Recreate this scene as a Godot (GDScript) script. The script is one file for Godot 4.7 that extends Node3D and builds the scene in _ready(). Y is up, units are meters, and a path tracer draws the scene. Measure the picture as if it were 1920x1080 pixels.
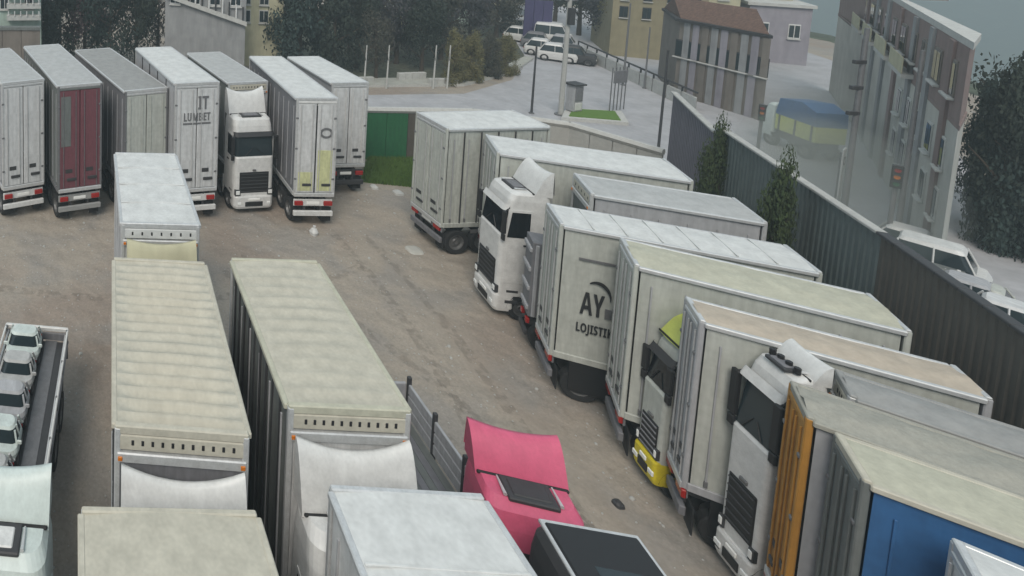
extends Node3D

var M := {}
var used := {}
var meshes := {}
var rng := RandomNumberGenerator.new()

# ---------------------------------------------------------------- helpers
func numbered(n: String) -> String:
	if not used.has(n):
		used[n] = 0
		return n
	used[n] += 1
	return "%s_%03d" % [n, used[n]]

func tag(o: Node3D, label: String, category: String, group := "") -> Node3D:
	o.set_meta("label", label)
	o.set_meta("category", category)
	if group != "":
		o.set_meta("group", group)
	return o

func thing(called: String, label: String, category: String, at := Vector3.ZERO, turn := 0.0, group := "") -> Node3D:
	var o := Node3D.new()
	o.name = numbered(called)
	add_child(o)
	o.position = at
	o.rotation.y = turn
	return tag(o, label, category, group)

func sheet() -> SurfaceTool:
	var st := SurfaceTool.new()
	st.begin(Mesh.PRIMITIVE_TRIANGLES)
	st.set_smooth_group(-1)
	return st

func inst(mesh: Mesh, called: String, m: Material, parent: Node3D, at := Vector3.ZERO) -> MeshInstance3D:
	var o := MeshInstance3D.new()
	o.mesh = mesh
	o.material_override = m
	o.name = called if parent != self else numbered(called)
	o.position = at
	parent.add_child(o, true)
	return o

func put(st: SurfaceTool, called: String, m: Material, parent: Node3D) -> MeshInstance3D:
	st.generate_normals()
	return inst(st.commit(), called, m, parent)

func structure(st: SurfaceTool, called: String, m: Material) -> MeshInstance3D:
	var o := put(st, called, m, self)
	o.set_meta("kind", "structure")
	return o

func tri(st: SurfaceTool, a: Vector3, b: Vector3, c: Vector3) -> void:
	st.add_vertex(a)
	st.add_vertex(b)
	st.add_vertex(c)

func quad(st: SurfaceTool, a: Vector3, b: Vector3, c: Vector3, d: Vector3) -> void:
	tri(st, a, b, c)
	tri(st, a, c, d)

# a box with chamfered edges
func cbox(st: SurfaceTool, lo: Vector3, hi: Vector3, c := 0.01, xf := Transform3D.IDENTITY) -> void:
	c = min(c, 0.45 * min(hi.x - lo.x, min(hi.y - lo.y, hi.z - lo.z)))
	var p := []
	for k in 8:
		var row := []
		for ax in 3:
			var v := Vector3.ZERO
			for q in 3:
				var up: bool = (k >> q) & 1 == 1
				v[q] = hi[q] if up else lo[q]
				if q != ax:
					v[q] += -c if up else c
			row.append(xf * v)
		p.append(row)
	for ax in 3:
		var u := 1 << ((ax + 1) % 3)
		var w := 1 << ((ax + 2) % 3)
		for s in 2:
			var k := s << ax
			if s == 1:
				quad(st, p[k][ax], p[k | w][ax], p[k | u | w][ax], p[k | u][ax])
			else:
				quad(st, p[k][ax], p[k | u][ax], p[k | u | w][ax], p[k | w][ax])
		var bx := (ax + 1) % 3
		for s in 2:
			for t in 2:
				var k := (s << ax) | (t << bx)
				quad(st, p[k][ax], p[k | w][ax], p[k | w][bx], p[k][bx])
	for k in 8:
		tri(st, p[k][0], p[k][1], p[k][2])

func box(parent: Node3D, called: String, lo: Vector3, hi: Vector3, m: Material, c := 0.012) -> MeshInstance3D:
	var size := hi - lo
	var key := "%.3f %.3f %.3f %.3f" % [size.x, size.y, size.z, c]
	if not meshes.has(key):
		var st := sheet()
		cbox(st, -size * 0.5, size * 0.5, c)
		st.generate_normals()
		meshes[key] = st.commit()
	return inst(meshes[key], called, m, parent, (lo + hi) * 0.5)

func tube(st: SurfaceTool, a: Vector3, b: Vector3, r: float, n := 7, r2 := -1.0) -> void:
	if r2 < 0.0:
		r2 = r
	var d := (b - a).normalized()
	var u := d.cross(Vector3.UP if abs(d.y) < 0.9 else Vector3.RIGHT).normalized()
	var v := d.cross(u)
	for i in n:
		var a0 := TAU * i / n
		var a1 := TAU * (i + 1) / n
		var e0 := u * cos(a0) + v * sin(a0)
		var e1 := u * cos(a1) + v * sin(a1)
		quad(st, a + e0 * r, a + e1 * r, b + e1 * r2, b + e0 * r2)
		tri(st, a, a + e0 * r, a + e1 * r)
		tri(st, b, b + e1 * r2, b + e0 * r2)

func rod(parent: Node3D, called: String, a: Vector3, b: Vector3, r: float, m: Material, n := 7, r2 := -1.0) -> MeshInstance3D:
	var st := sheet()
	tube(st, a, b, r, n, r2)
	return put(st, called, m, parent)

# a flat polygon given in (z, y), pulled from x0 to x1
func prism(st: SurfaceTool, pts: PackedVector2Array, x0: float, x1: float) -> void:
	var idx := Geometry2D.triangulate_polygon(pts)
	for i in range(0, idx.size(), 3):
		var a := pts[idx[i]]
		var b := pts[idx[i + 1]]
		var c := pts[idx[i + 2]]
		tri(st, Vector3(x0, a.y, a.x), Vector3(x0, b.y, b.x), Vector3(x0, c.y, c.x))
		tri(st, Vector3(x1, a.y, a.x), Vector3(x1, c.y, c.x), Vector3(x1, b.y, b.x))
	for i in pts.size():
		var a := pts[i]
		var b := pts[(i + 1) % pts.size()]
		quad(st, Vector3(x0, a.y, a.x), Vector3(x1, a.y, a.x), Vector3(x1, b.y, b.x), Vector3(x0, b.y, b.x))

# outline in plan: rounded rectangle, front corners first (x+ to front to x-), then the back
func outline(r: Array, grow := 0.0) -> PackedVector3Array:
	# r = [y, z_front, z_back, half_width, corner radius]
	var out := PackedVector3Array()
	var y: float = r[0]
	var zf: float = r[1] + grow
	var zb: float = r[2] - grow
	var hw: float = r[3] + grow
	var c: float = min(r[4], min(hw, (zf - zb) * 0.5) * 0.98)
	var n := 5
	for q in 4:
		var cx := (hw - c) if q in [0, 3] else -(hw - c)
		var cz := (zf - c) if q in [0, 1] else (zb + c)
		for i in n + 1:
			var a := PI * 0.5 * (q + float(i) / n)
			out.append(Vector3(cx + cos(a) * c, y, cz + sin(a) * c))
	return out

func loft(st: SurfaceTool, rings: Array, caps := true) -> void:
	st.set_smooth_group(-1)
	var prev: PackedVector3Array
	for k in rings.size():
		var o := outline(rings[k])
		if k > 0:
			for i in o.size():
				var j := (i + 1) % o.size()
				quad(st, prev[i], prev[j], o[j], o[i])
		if caps and (k == 0 or k == rings.size() - 1):
			var c := Vector3(0, rings[k][0], (rings[k][1] + rings[k][2]) * 0.5)
			for i in o.size():
				tri(st, c, o[i], o[(i + 1) % o.size()])
		prev = o

# the front of a loft between two rings, a little proud of it
func front_patch(st: SurfaceTool, ra: Array, rb: Array, i0 := 1, i1 := 10, grow := 0.006) -> void:
	var a := outline(ra, grow)
	var b := outline(rb, grow)
	for i in range(i0, i1):
		quad(st, a[i], a[i + 1], b[i + 1], b[i])

func wheel(parent: Node3D, at: Vector3, r: float, w: float, side: float) -> void:
	var key := "tyre %.3f %.3f" % [r, w]
	if not meshes.has(key):
		var prof := [[0.55, 0.0], [0.62, 0.42], [0.93, 0.5], [1.0, 0.4], [1.0, -0.4], [0.93, -0.5], [0.62, -0.42], [0.55, 0.0]]
		meshes[key] = spin(prof, r, w, 20)
		var rp := [[0.02, 0.16], [0.2, 0.3], [0.24, 0.18], [0.5, 0.1], [0.56, 0.4], [0.62, 0.43], [0.6, -0.4], [0.02, -0.4]]
		meshes[key + "rim"] = spin(rp, r, w, 16)
	var t := inst(meshes[key], "wheel", M.tyre, parent, at)
	if side < 0:
		t.rotation.y = PI
	inst(meshes[key + "rim"], "rim", M.alloy, t)

func spin(prof: Array, r: float, w: float, n: int) -> ArrayMesh:
	var st := sheet()
	for i in n:
		var a0 := TAU * i / n
		var a1 := TAU * (i + 1) / n
		for k in prof.size() - 1:
			var p: Array = prof[k]
			var q: Array = prof[k + 1]
			quad(st, Vector3(p[1] * w, cos(a0) * p[0] * r, sin(a0) * p[0] * r), Vector3(p[1] * w, cos(a1) * p[0] * r, sin(a1) * p[0] * r),
				Vector3(q[1] * w, cos(a1) * q[0] * r, sin(a1) * q[0] * r), Vector3(q[1] * w, cos(a0) * q[0] * r, sin(a0) * q[0] * r))
	st.generate_normals()
	return st.commit()

func lettering(parent: Node3D, called: String, words: String, height: float, width: float, at: Vector3, turn: float, m: Material) -> void:
	var t := TextMesh.new()
	var f := SystemFont.new()
	f.font_names = PackedStringArray(["Droid Sans"])
	f.font_weight = 700
	t.font = f
	t.text = words
	t.font_size = 64
	t.pixel_size = height / 50.0
	t.depth = 0.012
	var o := inst(t, called, m, parent, at)
	o.rotation.y = turn
	var b := t.get_aabb()
	if b.size.x > 0.0:
		o.scale = Vector3(width / b.size.x, height / max(b.size.y, 0.01), 1.0)

# ---------------------------------------------------------------- textures and materials
func noise_image(seed_: int, freq: float, w: int, h: int, octaves := 4) -> Image:
	var n := FastNoiseLite.new()
	n.seed = seed_
	n.noise_type = FastNoiseLite.TYPE_SIMPLEX_SMOOTH
	n.frequency = freq
	n.fractal_octaves = octaves
	return n.get_seamless_image(w, h)

func grey_texture(layers: Array, size: int, lo: float, hi: float) -> ImageTexture:
	# layers of [image, weight]; the result runs from lo to hi
	var out := Image.create(size, size, true, Image.FORMAT_RGB8)
	var total := 0.0
	for l in layers:
		total += l[1]
	for y in size:
		for x in size:
			var v := 0.0
			for l in layers:
				v += l[0].get_pixel(x, y).r * l[1]
			v = clamp((v / total - 0.5) * 1.7 + 0.5, 0.0, 1.0)
			v = lerp(lo, hi, v)
			out.set_pixel(x, y, Color(v, v, v))
	out.generate_mipmaps()
	return ImageTexture.create_from_image(out)

var T := {}

func make_textures() -> void:
	var a := noise_image(3, 0.028, 256, 256)
	var b := noise_image(8, 0.14, 256, 256)
	T.grime = grey_texture([[a, 1.0], [b, 0.7]], 256, 0.89, 1.0)
	var s1 := noise_image(12, 0.035, 256, 24, 3)
	s1.resize(256, 256, Image.INTERPOLATE_CUBIC)
	var s2 := noise_image(17, 0.12, 256, 40, 2)
	s2.resize(256, 256, Image.INTERPOLATE_CUBIC)
	T.streak = grey_texture([[s1, 1.0], [s2, 0.6], [a, 0.7]], 256, 0.84, 1.0)
	T.leaf = grey_texture([[b, 1.0], [a, 1.0]], 256, 0.55, 1.0)
	# the yard: packed earth with paler dust, damp browner patches and fine grit
	var g1 := noise_image(21, 0.002, 1024, 1024, 5)
	var g2 := noise_image(22, 0.006, 1024, 1024, 5)
	var g3 := noise_image(23, 0.16, 1024, 1024, 3)
	var g4 := noise_image(24, 0.45, 1024, 1024, 1)
	var img := Image.create(1024, 1024, true, Image.FORMAT_RGB8)
	for y in 1024:
		for x in 1024:
			var u := g1.get_pixel(x, y).r
			var v := g2.get_pixel(x, y).r
			var w := g3.get_pixel(x, y).r
			var p := g4.get_pixel(x, y).r
			var c := Color(0.59, 0.555, 0.51).lerp(Color(0.545, 0.50, 0.458), clamp((u - 0.4) * 3.0, 0.0, 1.0))
			c = c.lerp(Color(0.54, 0.52, 0.495), clamp((v - 0.5) * 3.0, 0.0, 0.8))
			c = c * (0.94 + 0.12 * w)
			if p > 0.8:
				c = c.lerp(Color(0.74, 0.72, 0.68), 0.18)
			elif p < 0.18:
				c = c * 0.93
			img.set_pixel(x, y, c)
	img.generate_mipmaps()
	T.yard = ImageTexture.create_from_image(img)
	# broken marks left by tyres: opaque where rubber and mud stick, clear elsewhere
	var tk := Image.create(256, 256, true, Image.FORMAT_RGBA8)
	var t1 := noise_image(41, 0.03, 256, 256, 4)
	for y in 256:
		for x in 256:
			var k := clampf((t1.get_pixel(x, y).r - 0.40) * 1.0, 0.0, 0.15)
			tk.set_pixel(x, y, Color(0.40, 0.37, 0.34, k))
	tk.generate_mipmaps()
	T.track = ImageTexture.create_from_image(tk)
	var nb := noise_image(31, 0.08, 256, 256, 4)
	nb.convert(Image.FORMAT_RGBA8)
	nb.bump_map_to_normal_map(3.0)
	nb.generate_mipmaps()
	T.bump = ImageTexture.create_from_image(nb)

func mat(called: String, c: Color, rough: float, tex := "", scale := 0.5, metal := 0.0, bump := 0.0) -> StandardMaterial3D:
	var m := StandardMaterial3D.new()
	m.albedo_color = c
	m.roughness = rough
	m.metallic = metal
	if tex != "":
		m.albedo_texture = T[tex]
	if tex != "" or bump > 0.0:
		m.uv1_triplanar = true
		m.uv1_world_triplanar = true
		m.uv1_scale = Vector3.ONE * scale
	if bump > 0.0:
		m.normal_enabled = true
		m.normal_texture = T.bump
		m.normal_scale = bump
	M[called] = m
	return m

func rgb(r: int, g: int, b: int) -> Color:
	return Color8(r, g, b)

func make_materials() -> void:
	make_textures()
	mat("yard", Color(1, 1, 1), 0.96, "yard", 0.06, 0.0, 0.4)
	var tm := mat("w_track", Color(1, 1, 1), 0.95, "track", 0.5)
	tm.transparency = BaseMaterial3D.TRANSPARENCY_ALPHA
	mat("w_road", rgb(170, 170, 173), 0.9, "grime", 0.08, 0.0, 0.15)
	mat("w_forecourt", rgb(168, 172, 168), 0.92, "grime", 0.07)
	mat("w_pavement", rgb(168, 168, 160), 0.92, "grime", 0.2)
	mat("w_verge", rgb(96, 100, 84), 0.98, "leaf", 0.3)
	mat("w_hill", rgb(86, 94, 74), 1.0, "leaf", 0.02)
	mat("kerb", rgb(190, 190, 186), 0.85, "grime", 0.8)
	mat("white", rgb(214, 214, 212), 0.42, "grime", 0.6)
	mat("white_side", rgb(208, 209, 209), 0.55, "streak", 0.7)
	mat("white_roof", rgb(208, 209, 207), 0.6, "grime", 0.35)
	mat("grey_roof", rgb(176, 177, 176), 0.65, "grime", 0.4)
	mat("dull_roof", rgb(150, 150, 148), 0.7, "grime", 0.4)
	mat("beige_roof", rgb(188, 183, 168), 0.7, "grime", 0.45)
	mat("tan_roof", rgb(182, 170, 154), 0.7, "grime", 0.4)
	mat("worn_roof", rgb(158, 156, 146), 0.75, "grime", 1.4, 0.0, 0.2)
	mat("olive_roof", rgb(184, 182, 164), 0.7, "grime", 0.5)
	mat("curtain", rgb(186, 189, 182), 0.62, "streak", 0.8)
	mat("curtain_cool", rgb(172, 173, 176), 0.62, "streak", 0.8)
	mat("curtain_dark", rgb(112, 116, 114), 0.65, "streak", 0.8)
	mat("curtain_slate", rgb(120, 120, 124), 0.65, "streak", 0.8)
	mat("orange", rgb(184, 132, 54), 0.6, "streak", 0.8)
	mat("blue", rgb(52, 100, 150), 0.55, "streak", 0.8)
	mat("maroon", rgb(118, 70, 78), 0.6, "streak", 1.0)
	mat("pale_olive", rgb(206, 208, 160), 0.55, "streak", 0.9)
	mat("pink", rgb(206, 92, 122), 0.35, "grime", 0.6)
	mat("teal_white", rgb(200, 210, 206), 0.4, "grime", 0.6)
	mat("lime", rgb(206, 214, 110), 0.4, "grime", 0.8)
	mat("yellow", rgb(214, 196, 40), 0.45, "grime", 0.8)
	mat("aluminium", rgb(205, 206, 206), 0.4, "grime", 1.0, 0.35)
	mat("alloy", rgb(112, 112, 112), 0.5, "", 1.0, 0.5)
	mat("steel", rgb(120, 120, 122), 0.55, "grime", 1.0, 0.3)
	mat("dark_steel", rgb(58, 58, 60), 0.6, "grime", 1.0)
	mat("black", rgb(28, 28, 30), 0.55)
	mat("rubber", rgb(34, 34, 35), 0.85)
	mat("tyre", rgb(36, 36, 37), 0.9)
	mat("glass", rgb(22, 26, 30), 0.08)
	mat("sky_glass", rgb(40, 50, 54), 0.06)
	mat("lamp", rgb(226, 228, 226), 0.12)
	mat("red_lamp", rgb(150, 24, 20), 0.25)
	mat("amber", rgb(196, 110, 20), 0.3)
	mat("plate", rgb(226, 226, 222), 0.5)
	mat("ink", rgb(36, 36, 38), 0.6)
	mat("fence_slate", rgb(100, 109, 108), 0.55, "streak", 0.5)
	mat("fence_brown", rgb(92, 87, 80), 0.6, "streak", 0.5)
	mat("fence_lilac", rgb(112, 110, 120), 0.6, "streak", 0.5)
	mat("fence_green", rgb(40, 104, 66), 0.6, "streak", 0.6)
	mat("concrete", rgb(172, 172, 168), 0.9, "grime", 0.5)
	mat("pale_wall", rgb(188, 187, 180), 0.9, "streak", 0.14)
	mat("rose_wall", rgb(140, 122, 118), 0.85, "streak", 0.2)
	mat("cream_wall", rgb(190, 186, 158), 0.9, "streak", 0.2)
	mat("grey_wall", rgb(150, 151, 152), 0.9, "streak", 0.2)
	mat("brown_wall", rgb(126, 119, 112), 0.9, "streak", 0.2)
	mat("ochre_wall", rgb(146, 138, 112), 0.9, "streak", 0.2)
	mat("lilac_wall", rgb(150, 146, 154), 0.9, "streak", 0.2)
	mat("mint_wall", rgb(172, 190, 180), 0.9, "streak", 0.2)
	mat("terracotta", rgb(124, 98, 86), 0.9, "leaf", 0.8)
	mat("slab", rgb(188, 188, 184), 0.85, "grime", 0.4)
	mat("hoarding", rgb(70, 66, 104), 0.7, "grime", 0.5)
	mat("bark", rgb(74, 64, 54), 0.95, "streak", 1.0)
	for l in [["leaf_dark", 44, 54, 47], ["leaf_teal", 44, 60, 57], ["leaf_dull", 74, 74, 66], ["leaf_olive", 108, 104, 70], ["leaf_grey", 70, 70, 74], ["leaf_green", 58, 72, 40], ["leaf_rose", 88, 72, 76], ["grass", 86, 116, 46]]:
		var m := mat(l[0], rgb(l[1], l[2], l[3]), 0.9)
		m.vertex_color_use_as_albedo = true
		m.backlight_enabled = true
		m.backlight = rgb(l[1], l[2], l[3]) * 0.5

# ---------------------------------------------------------------- lorries
func curtain(parent: Node3D, called: String, x: float, y0: float, y1: float, z0: float, z1: float, m: Material, amp := 0.012) -> MeshInstance3D:
	var st := sheet()
	st.set_smooth_group(0)
	var n := int(max(8.0, (z1 - z0) / 0.05))
	var rows := 4
	var s := signf(x)
	var grid := []
	for i in n + 1:
		var col := []
		var w := amp * (sin(i * 1.05 + x * 9.0) * 0.6 + sin(i * 0.37 + z0 * 3.0) * 0.7)
		for k in rows + 1:
			var t := float(k) / rows
			var slack := sin(t * PI) * 1.0 + 0.25
			col.append(Vector3(x + s * w * slack, lerp(y0, y1, t), lerp(z0, z1, float(i) / n)))
		grid.append(col)
	for i in n:
		for k in rows:
			quad(st, grid[i][k], grid[i][k + 1], grid[i + 1][k + 1], grid[i + 1][k])
	return put(st, called, m, parent)

func roof_sheet(parent: Node3D, hw: float, y: float, z0: float, z1: float, m: Material, bows: int, sag: float, wrinkle: float) -> MeshInstance3D:
	var st := sheet()
	st.set_smooth_group(0)
	var n: int = max(bows * 6, 24)
	var c := 10 if wrinkle > 0.0 else 6
	var fn := FastNoiseLite.new()
	fn.seed = int(y * 100.0) + int(z0 * 37.0)
	fn.frequency = 2.2
	var grid := []
	for i in n + 1:
		var row := []
		var t := float(i) / n
		var dip := sag * absf(sin(t * PI * bows)) * (0.55 + 0.6 * absf(sin(floorf(t * bows) * 12.9 + z0)))
		for k in c + 1:
			var u := lerpf(-1.0, 1.0, float(k) / c)
			var h := y + 0.5 * wrinkle * (1.0 - u * u) + 0.03 * (1.0 - u * u) - dip * (1.0 - u * u * u * u)
			h += wrinkle * (1.0 - 0.7 * u * u) * fn.get_noise_2d(u * hw * 1.4, lerp(z0, z1, t))
			row.append(Vector3(u * hw, h, lerp(z0, z1, t)))
		grid.append(row)
	for i in n:
		for k in c:
			quad(st, grid[i][k], grid[i][k + 1], grid[i + 1][k + 1], grid[i + 1][k])
	return put(st, "roof", m, parent)

func trailer(d: Dictionary) -> Node3D:
	var W: float = d.W
	var L: float = d.L
	var H: float = d.H
	var a := deg_to_rad(d.yaw)
	var hw := W * 0.5
	var at := Vector3(d.x + cos(a) * hw, 0, -(d.z - sin(a) * hw))
	var n := thing(d.get("called", "semi_trailer"), d.label, d.get("category", "trailer"), at, -a, d.get("group", ""))
	var hf: float = d.get("hf", 1.12)
	var side: Material = M[d.get("side", "curtain")]
	var roof: Material = M[d.get("roof", "white_roof")]
	var frame: Material = M[d.get("frame", "aluminium")]
	var wr: float = d.get("wheel", 0.36)
	# underside
	for s: int in [-1, 1]:
		box(n, "chassis_beam", Vector3(s * hw * 0.45 - 0.05, 0.68, -L + 0.1), Vector3(s * hw * 0.45 + 0.05, hf - 0.09, -0.08), M.dark_steel)
		if L > 1.6:
			box(n, "side_guard", Vector3(s * (hw - 0.05) - 0.012, 0.62, -L * 0.62), Vector3(s * (hw - 0.05) + 0.012, 0.74, -L * 0.3), M.steel)
			box(n, "landing_leg", Vector3(s * hw * 0.62 - 0.05, 0.02, -L * 0.8 - 0.06), Vector3(s * hw * 0.62 + 0.05, hf - 0.1, -L * 0.8 + 0.06), M.dark_steel)
	if d.get("skirt", false):
		for s: int in [-1, 1]:
			box(n, "side_skirt", Vector3(s * (hw - 0.03) - 0.012, 0.2, -L * 0.75), Vector3(s * (hw - 0.03) + 0.012, hf - 0.11, -0.3), M.black)
	box(n, "floor", Vector3(-hw + 0.012, hf - 0.09, -L + 0.012), Vector3(hw - 0.012, hf, -0.012), M.steel)
	var back: bool = d.get("end", "doors") != "front"
	if L > 2.4:
		box(n, "pallet_box", Vector3(-hw + 0.06, 0.34, -L * 0.78), Vector3(hw - 0.06, hf - 0.11, -L * 0.66), M.dark_steel)
	for k in (3 if L > 2.4 else 2):
		var wz := -0.5 - k * wr * 2.12 if back else -L + 0.5 + k * wr * 2.12
		for s: int in [-1, 1]:
			wheel(n, Vector3(s * (hw - 0.13), wr, wz), wr, 0.2, s)
	# walls
	for s: int in [-1, 1]:
		curtain(n, "curtain", s * (hw - 0.014), hf, H - 0.06, -L + 0.06, -0.06, side, d.get("folds", 0.010))
		box(n, "bottom_rail", Vector3(s * hw - 0.02, hf - 0.1, -L + 0.02), Vector3(s * hw + 0.02, hf + 0.035, -0.02), frame)
		box(n, "top_rail", Vector3(s * hw - (0.03 if s > 0 else 0.04), H - 0.065, -L + 0.02), Vector3(s * hw + (0.04 if s > 0 else 0.03), H + 0.008, -0.02), M[d.get("rail", "aluminium")])
		if d.get("straps", true):
			var k := int(L / 0.42)
			for q in k:
				var sz := -L * (q + 0.5) / k
				var strap := box(n, "strap", Vector3(s * hw - 0.004, hf + 0.03, sz - 0.011), Vector3(s * hw + 0.016, H - 0.3, sz + 0.011), M[d.get("strap", "curtain_cool")], 0.003)
				box(strap, "buckle", Vector3(-0.014, -(H - hf) * 0.5 + 0.2, -0.02), Vector3(0.018, -(H - hf) * 0.5 + 0.3, 0.02), M.steel, 0.004)
		for zz: float in [0.0, -L]:
			box(n, "corner_post", Vector3(s * (hw - 0.03) - 0.035, hf - 0.09, zz - 0.035), Vector3(s * (hw - 0.03) + 0.035, H + 0.004, zz + 0.035), frame)
		if d.has("posts"):
			for k in d.posts:
				var pz: float = -L * (k + 1.0) / (d.posts + 1.0)
				box(n, "curtain_post", Vector3(s * hw - 0.008, hf, pz - 0.022), Vector3(s * hw + 0.018, H - 0.1, pz + 0.022), M[d.get("post", "dark_steel")])
	box(n, "end_wall", Vector3(-hw + 0.03, hf, -L - 0.015), Vector3(hw - 0.03, H - 0.02, -L + 0.02), M.white_side)
	roof_sheet(n, hw - 0.02, H, -L, 0.0, roof, d.get("bows", 8), d.get("sag", 0.012), d.get("wrinkle", 0.0))
	if d.get("seams", 0) > 0:
		for k: int in d.seams:
			var rz: float = -L * (k + 1.0) / (d.seams + 1.0)
			box(n, "roof_seam", Vector3(-hw + 0.03, H + 0.012, rz - 0.012), Vector3(hw - 0.03, H + 0.034, rz + 0.012), roof, 0.004)
	box(n, "roof_edge", Vector3(-hw, H - 0.05, -L - 0.03), Vector3(hw, H + 0.03, -L + 0.03), M[d.get("rail", "aluminium")])
	box(n, "roof_edge", Vector3(-hw, H - 0.07, -0.04), Vector3(hw, H + 0.034, 0.03), M[d.get("rail", "aluminium")])
	if d.get("end", "doors") == "doors":
		doors(n, hw, hf, H, d)
	elif d.end == "front":
		bulkhead(n, hw, hf, H, d)
	return n

func doors(n: Node3D, hw: float, hf: float, H: float, d: Dictionary) -> void:
	var m: Material = M[d.get("door", "white_side")]
	var top := H - 0.16
	box(n, "door_header", Vector3(-hw + 0.04, top + 0.012, -0.02), Vector3(hw - 0.04, H - 0.075, 0.035), M[d.get("header", "aluminium")])
	for s: int in [-1, 1]:
		var x0: float = 0.012 if s > 0 else -hw + 0.05
		var x1: float = hw - 0.05 if s > 0 else -0.012
		var leaf := box(n, "door", Vector3(x0, hf + 0.02, -0.015), Vector3(x1, top, 0.022), m)
		var mid := (x0 + x1) * 0.5
		var cy := (hf + 0.02 + top) * 0.5
		for q: float in [-0.28, 0.28]:
			rod(leaf, "lock_rod", Vector3(q * hw, hf - cy + 0.05, 0.035), Vector3(q * hw, top - cy - 0.03, 0.035), 0.012, M[d.get("rods", "aluminium")])
		for q: float in [0.16, 0.5, 0.84]:
			box(leaf, "hinge", Vector3(s * (x1 - x0) * 0.5 - 0.06, (top - hf) * (q - 0.5) - 0.03, 0.02), Vector3(s * (x1 - x0) * 0.5 + 0.02, (top - hf) * (q - 0.5) + 0.03, 0.045), M.steel)
		box(leaf, "handle", Vector3(-0.14 * hw, -0.42 * (top - hf), 0.03), Vector3(0.3 * hw, -0.39 * (top - hf), 0.055), M.dark_steel)
		box(leaf, "placard", Vector3(-0.2 * hw, -0.34 * (top - hf), 0.022), Vector3(0.12 * hw, -0.30 * (top - hf), 0.03), M.dark_steel)
		box(n, "tail_lamp", Vector3(s * hw * 0.72 - 0.13, 0.72, -0.02), Vector3(s * hw * 0.72 + 0.13, 0.86, 0.04), M.red_lamp)
		box(n, "mudflap", Vector3(s * hw * 0.7 - 0.16, 0.16, -0.12), Vector3(s * hw * 0.7 + 0.16, 0.62, -0.1), M.rubber)
		box(n, "bumper_post", Vector3(s * hw * 0.4 - 0.03, 0.5, -0.09), Vector3(s * hw * 0.4 + 0.03, hf - 0.09, -0.03), M.dark_steel)
	box(n, "door_sill", Vector3(-hw + 0.01, hf - 0.11, -0.03), Vector3(hw - 0.01, hf + 0.01, 0.05), M.aluminium)
	box(n, "lamp_bar", Vector3(-hw + 0.03, 0.68, -0.06), Vector3(hw - 0.03, 0.9, -0.02), M[d.get("bar", "white")])
	box(n, "bumper", Vector3(-hw + 0.02, 0.38, -0.05), Vector3(hw - 0.02, 0.54, 0.03), M[d.get("bar", "white")])
	box(n, "number_plate", Vector3(-0.2, 0.73, -0.02), Vector3(0.2, 0.83, 0.0), M.plate)

func bulkhead(n: Node3D, hw: float, hf: float, H: float, d: Dictionary) -> void:
	box(n, "front_wall", Vector3(-hw + 0.04, hf, -0.03), Vector3(hw - 0.04, H - 0.42, 0.012), M[d.get("front", "curtain_cool")])
	box(n, "front_header", Vector3(-hw + 0.02, H - 0.40, -0.03), Vector3(hw - 0.02, H - 0.28, 0.05), M.aluminium)
	box(n, "front_lip", Vector3(-hw + 0.02, H - 0.26, -0.03), Vector3(hw - 0.02, H - 0.075, 0.03), M[d.get("lip", "beige_roof")])
	var k: int = d.get("vents", 11)
	for i in k:
		var x := lerpf(-hw + 0.2, hw - 0.16, float(i) / (k - 1))
		box(n, "vent", Vector3(x - 0.016, H - 0.195, 0.0), Vector3(x + 0.016, H - 0.13, 0.034), M.black, 0.004)
	for s: int in [-1, 1]:
		box(n, "clearance_lamp", Vector3(s * (hw - 0.06) - 0.025, H - 0.37, 0.0), Vector3(s * (hw - 0.06) + 0.025, H - 0.32, 0.062), M.amber, 0.005)

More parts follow.
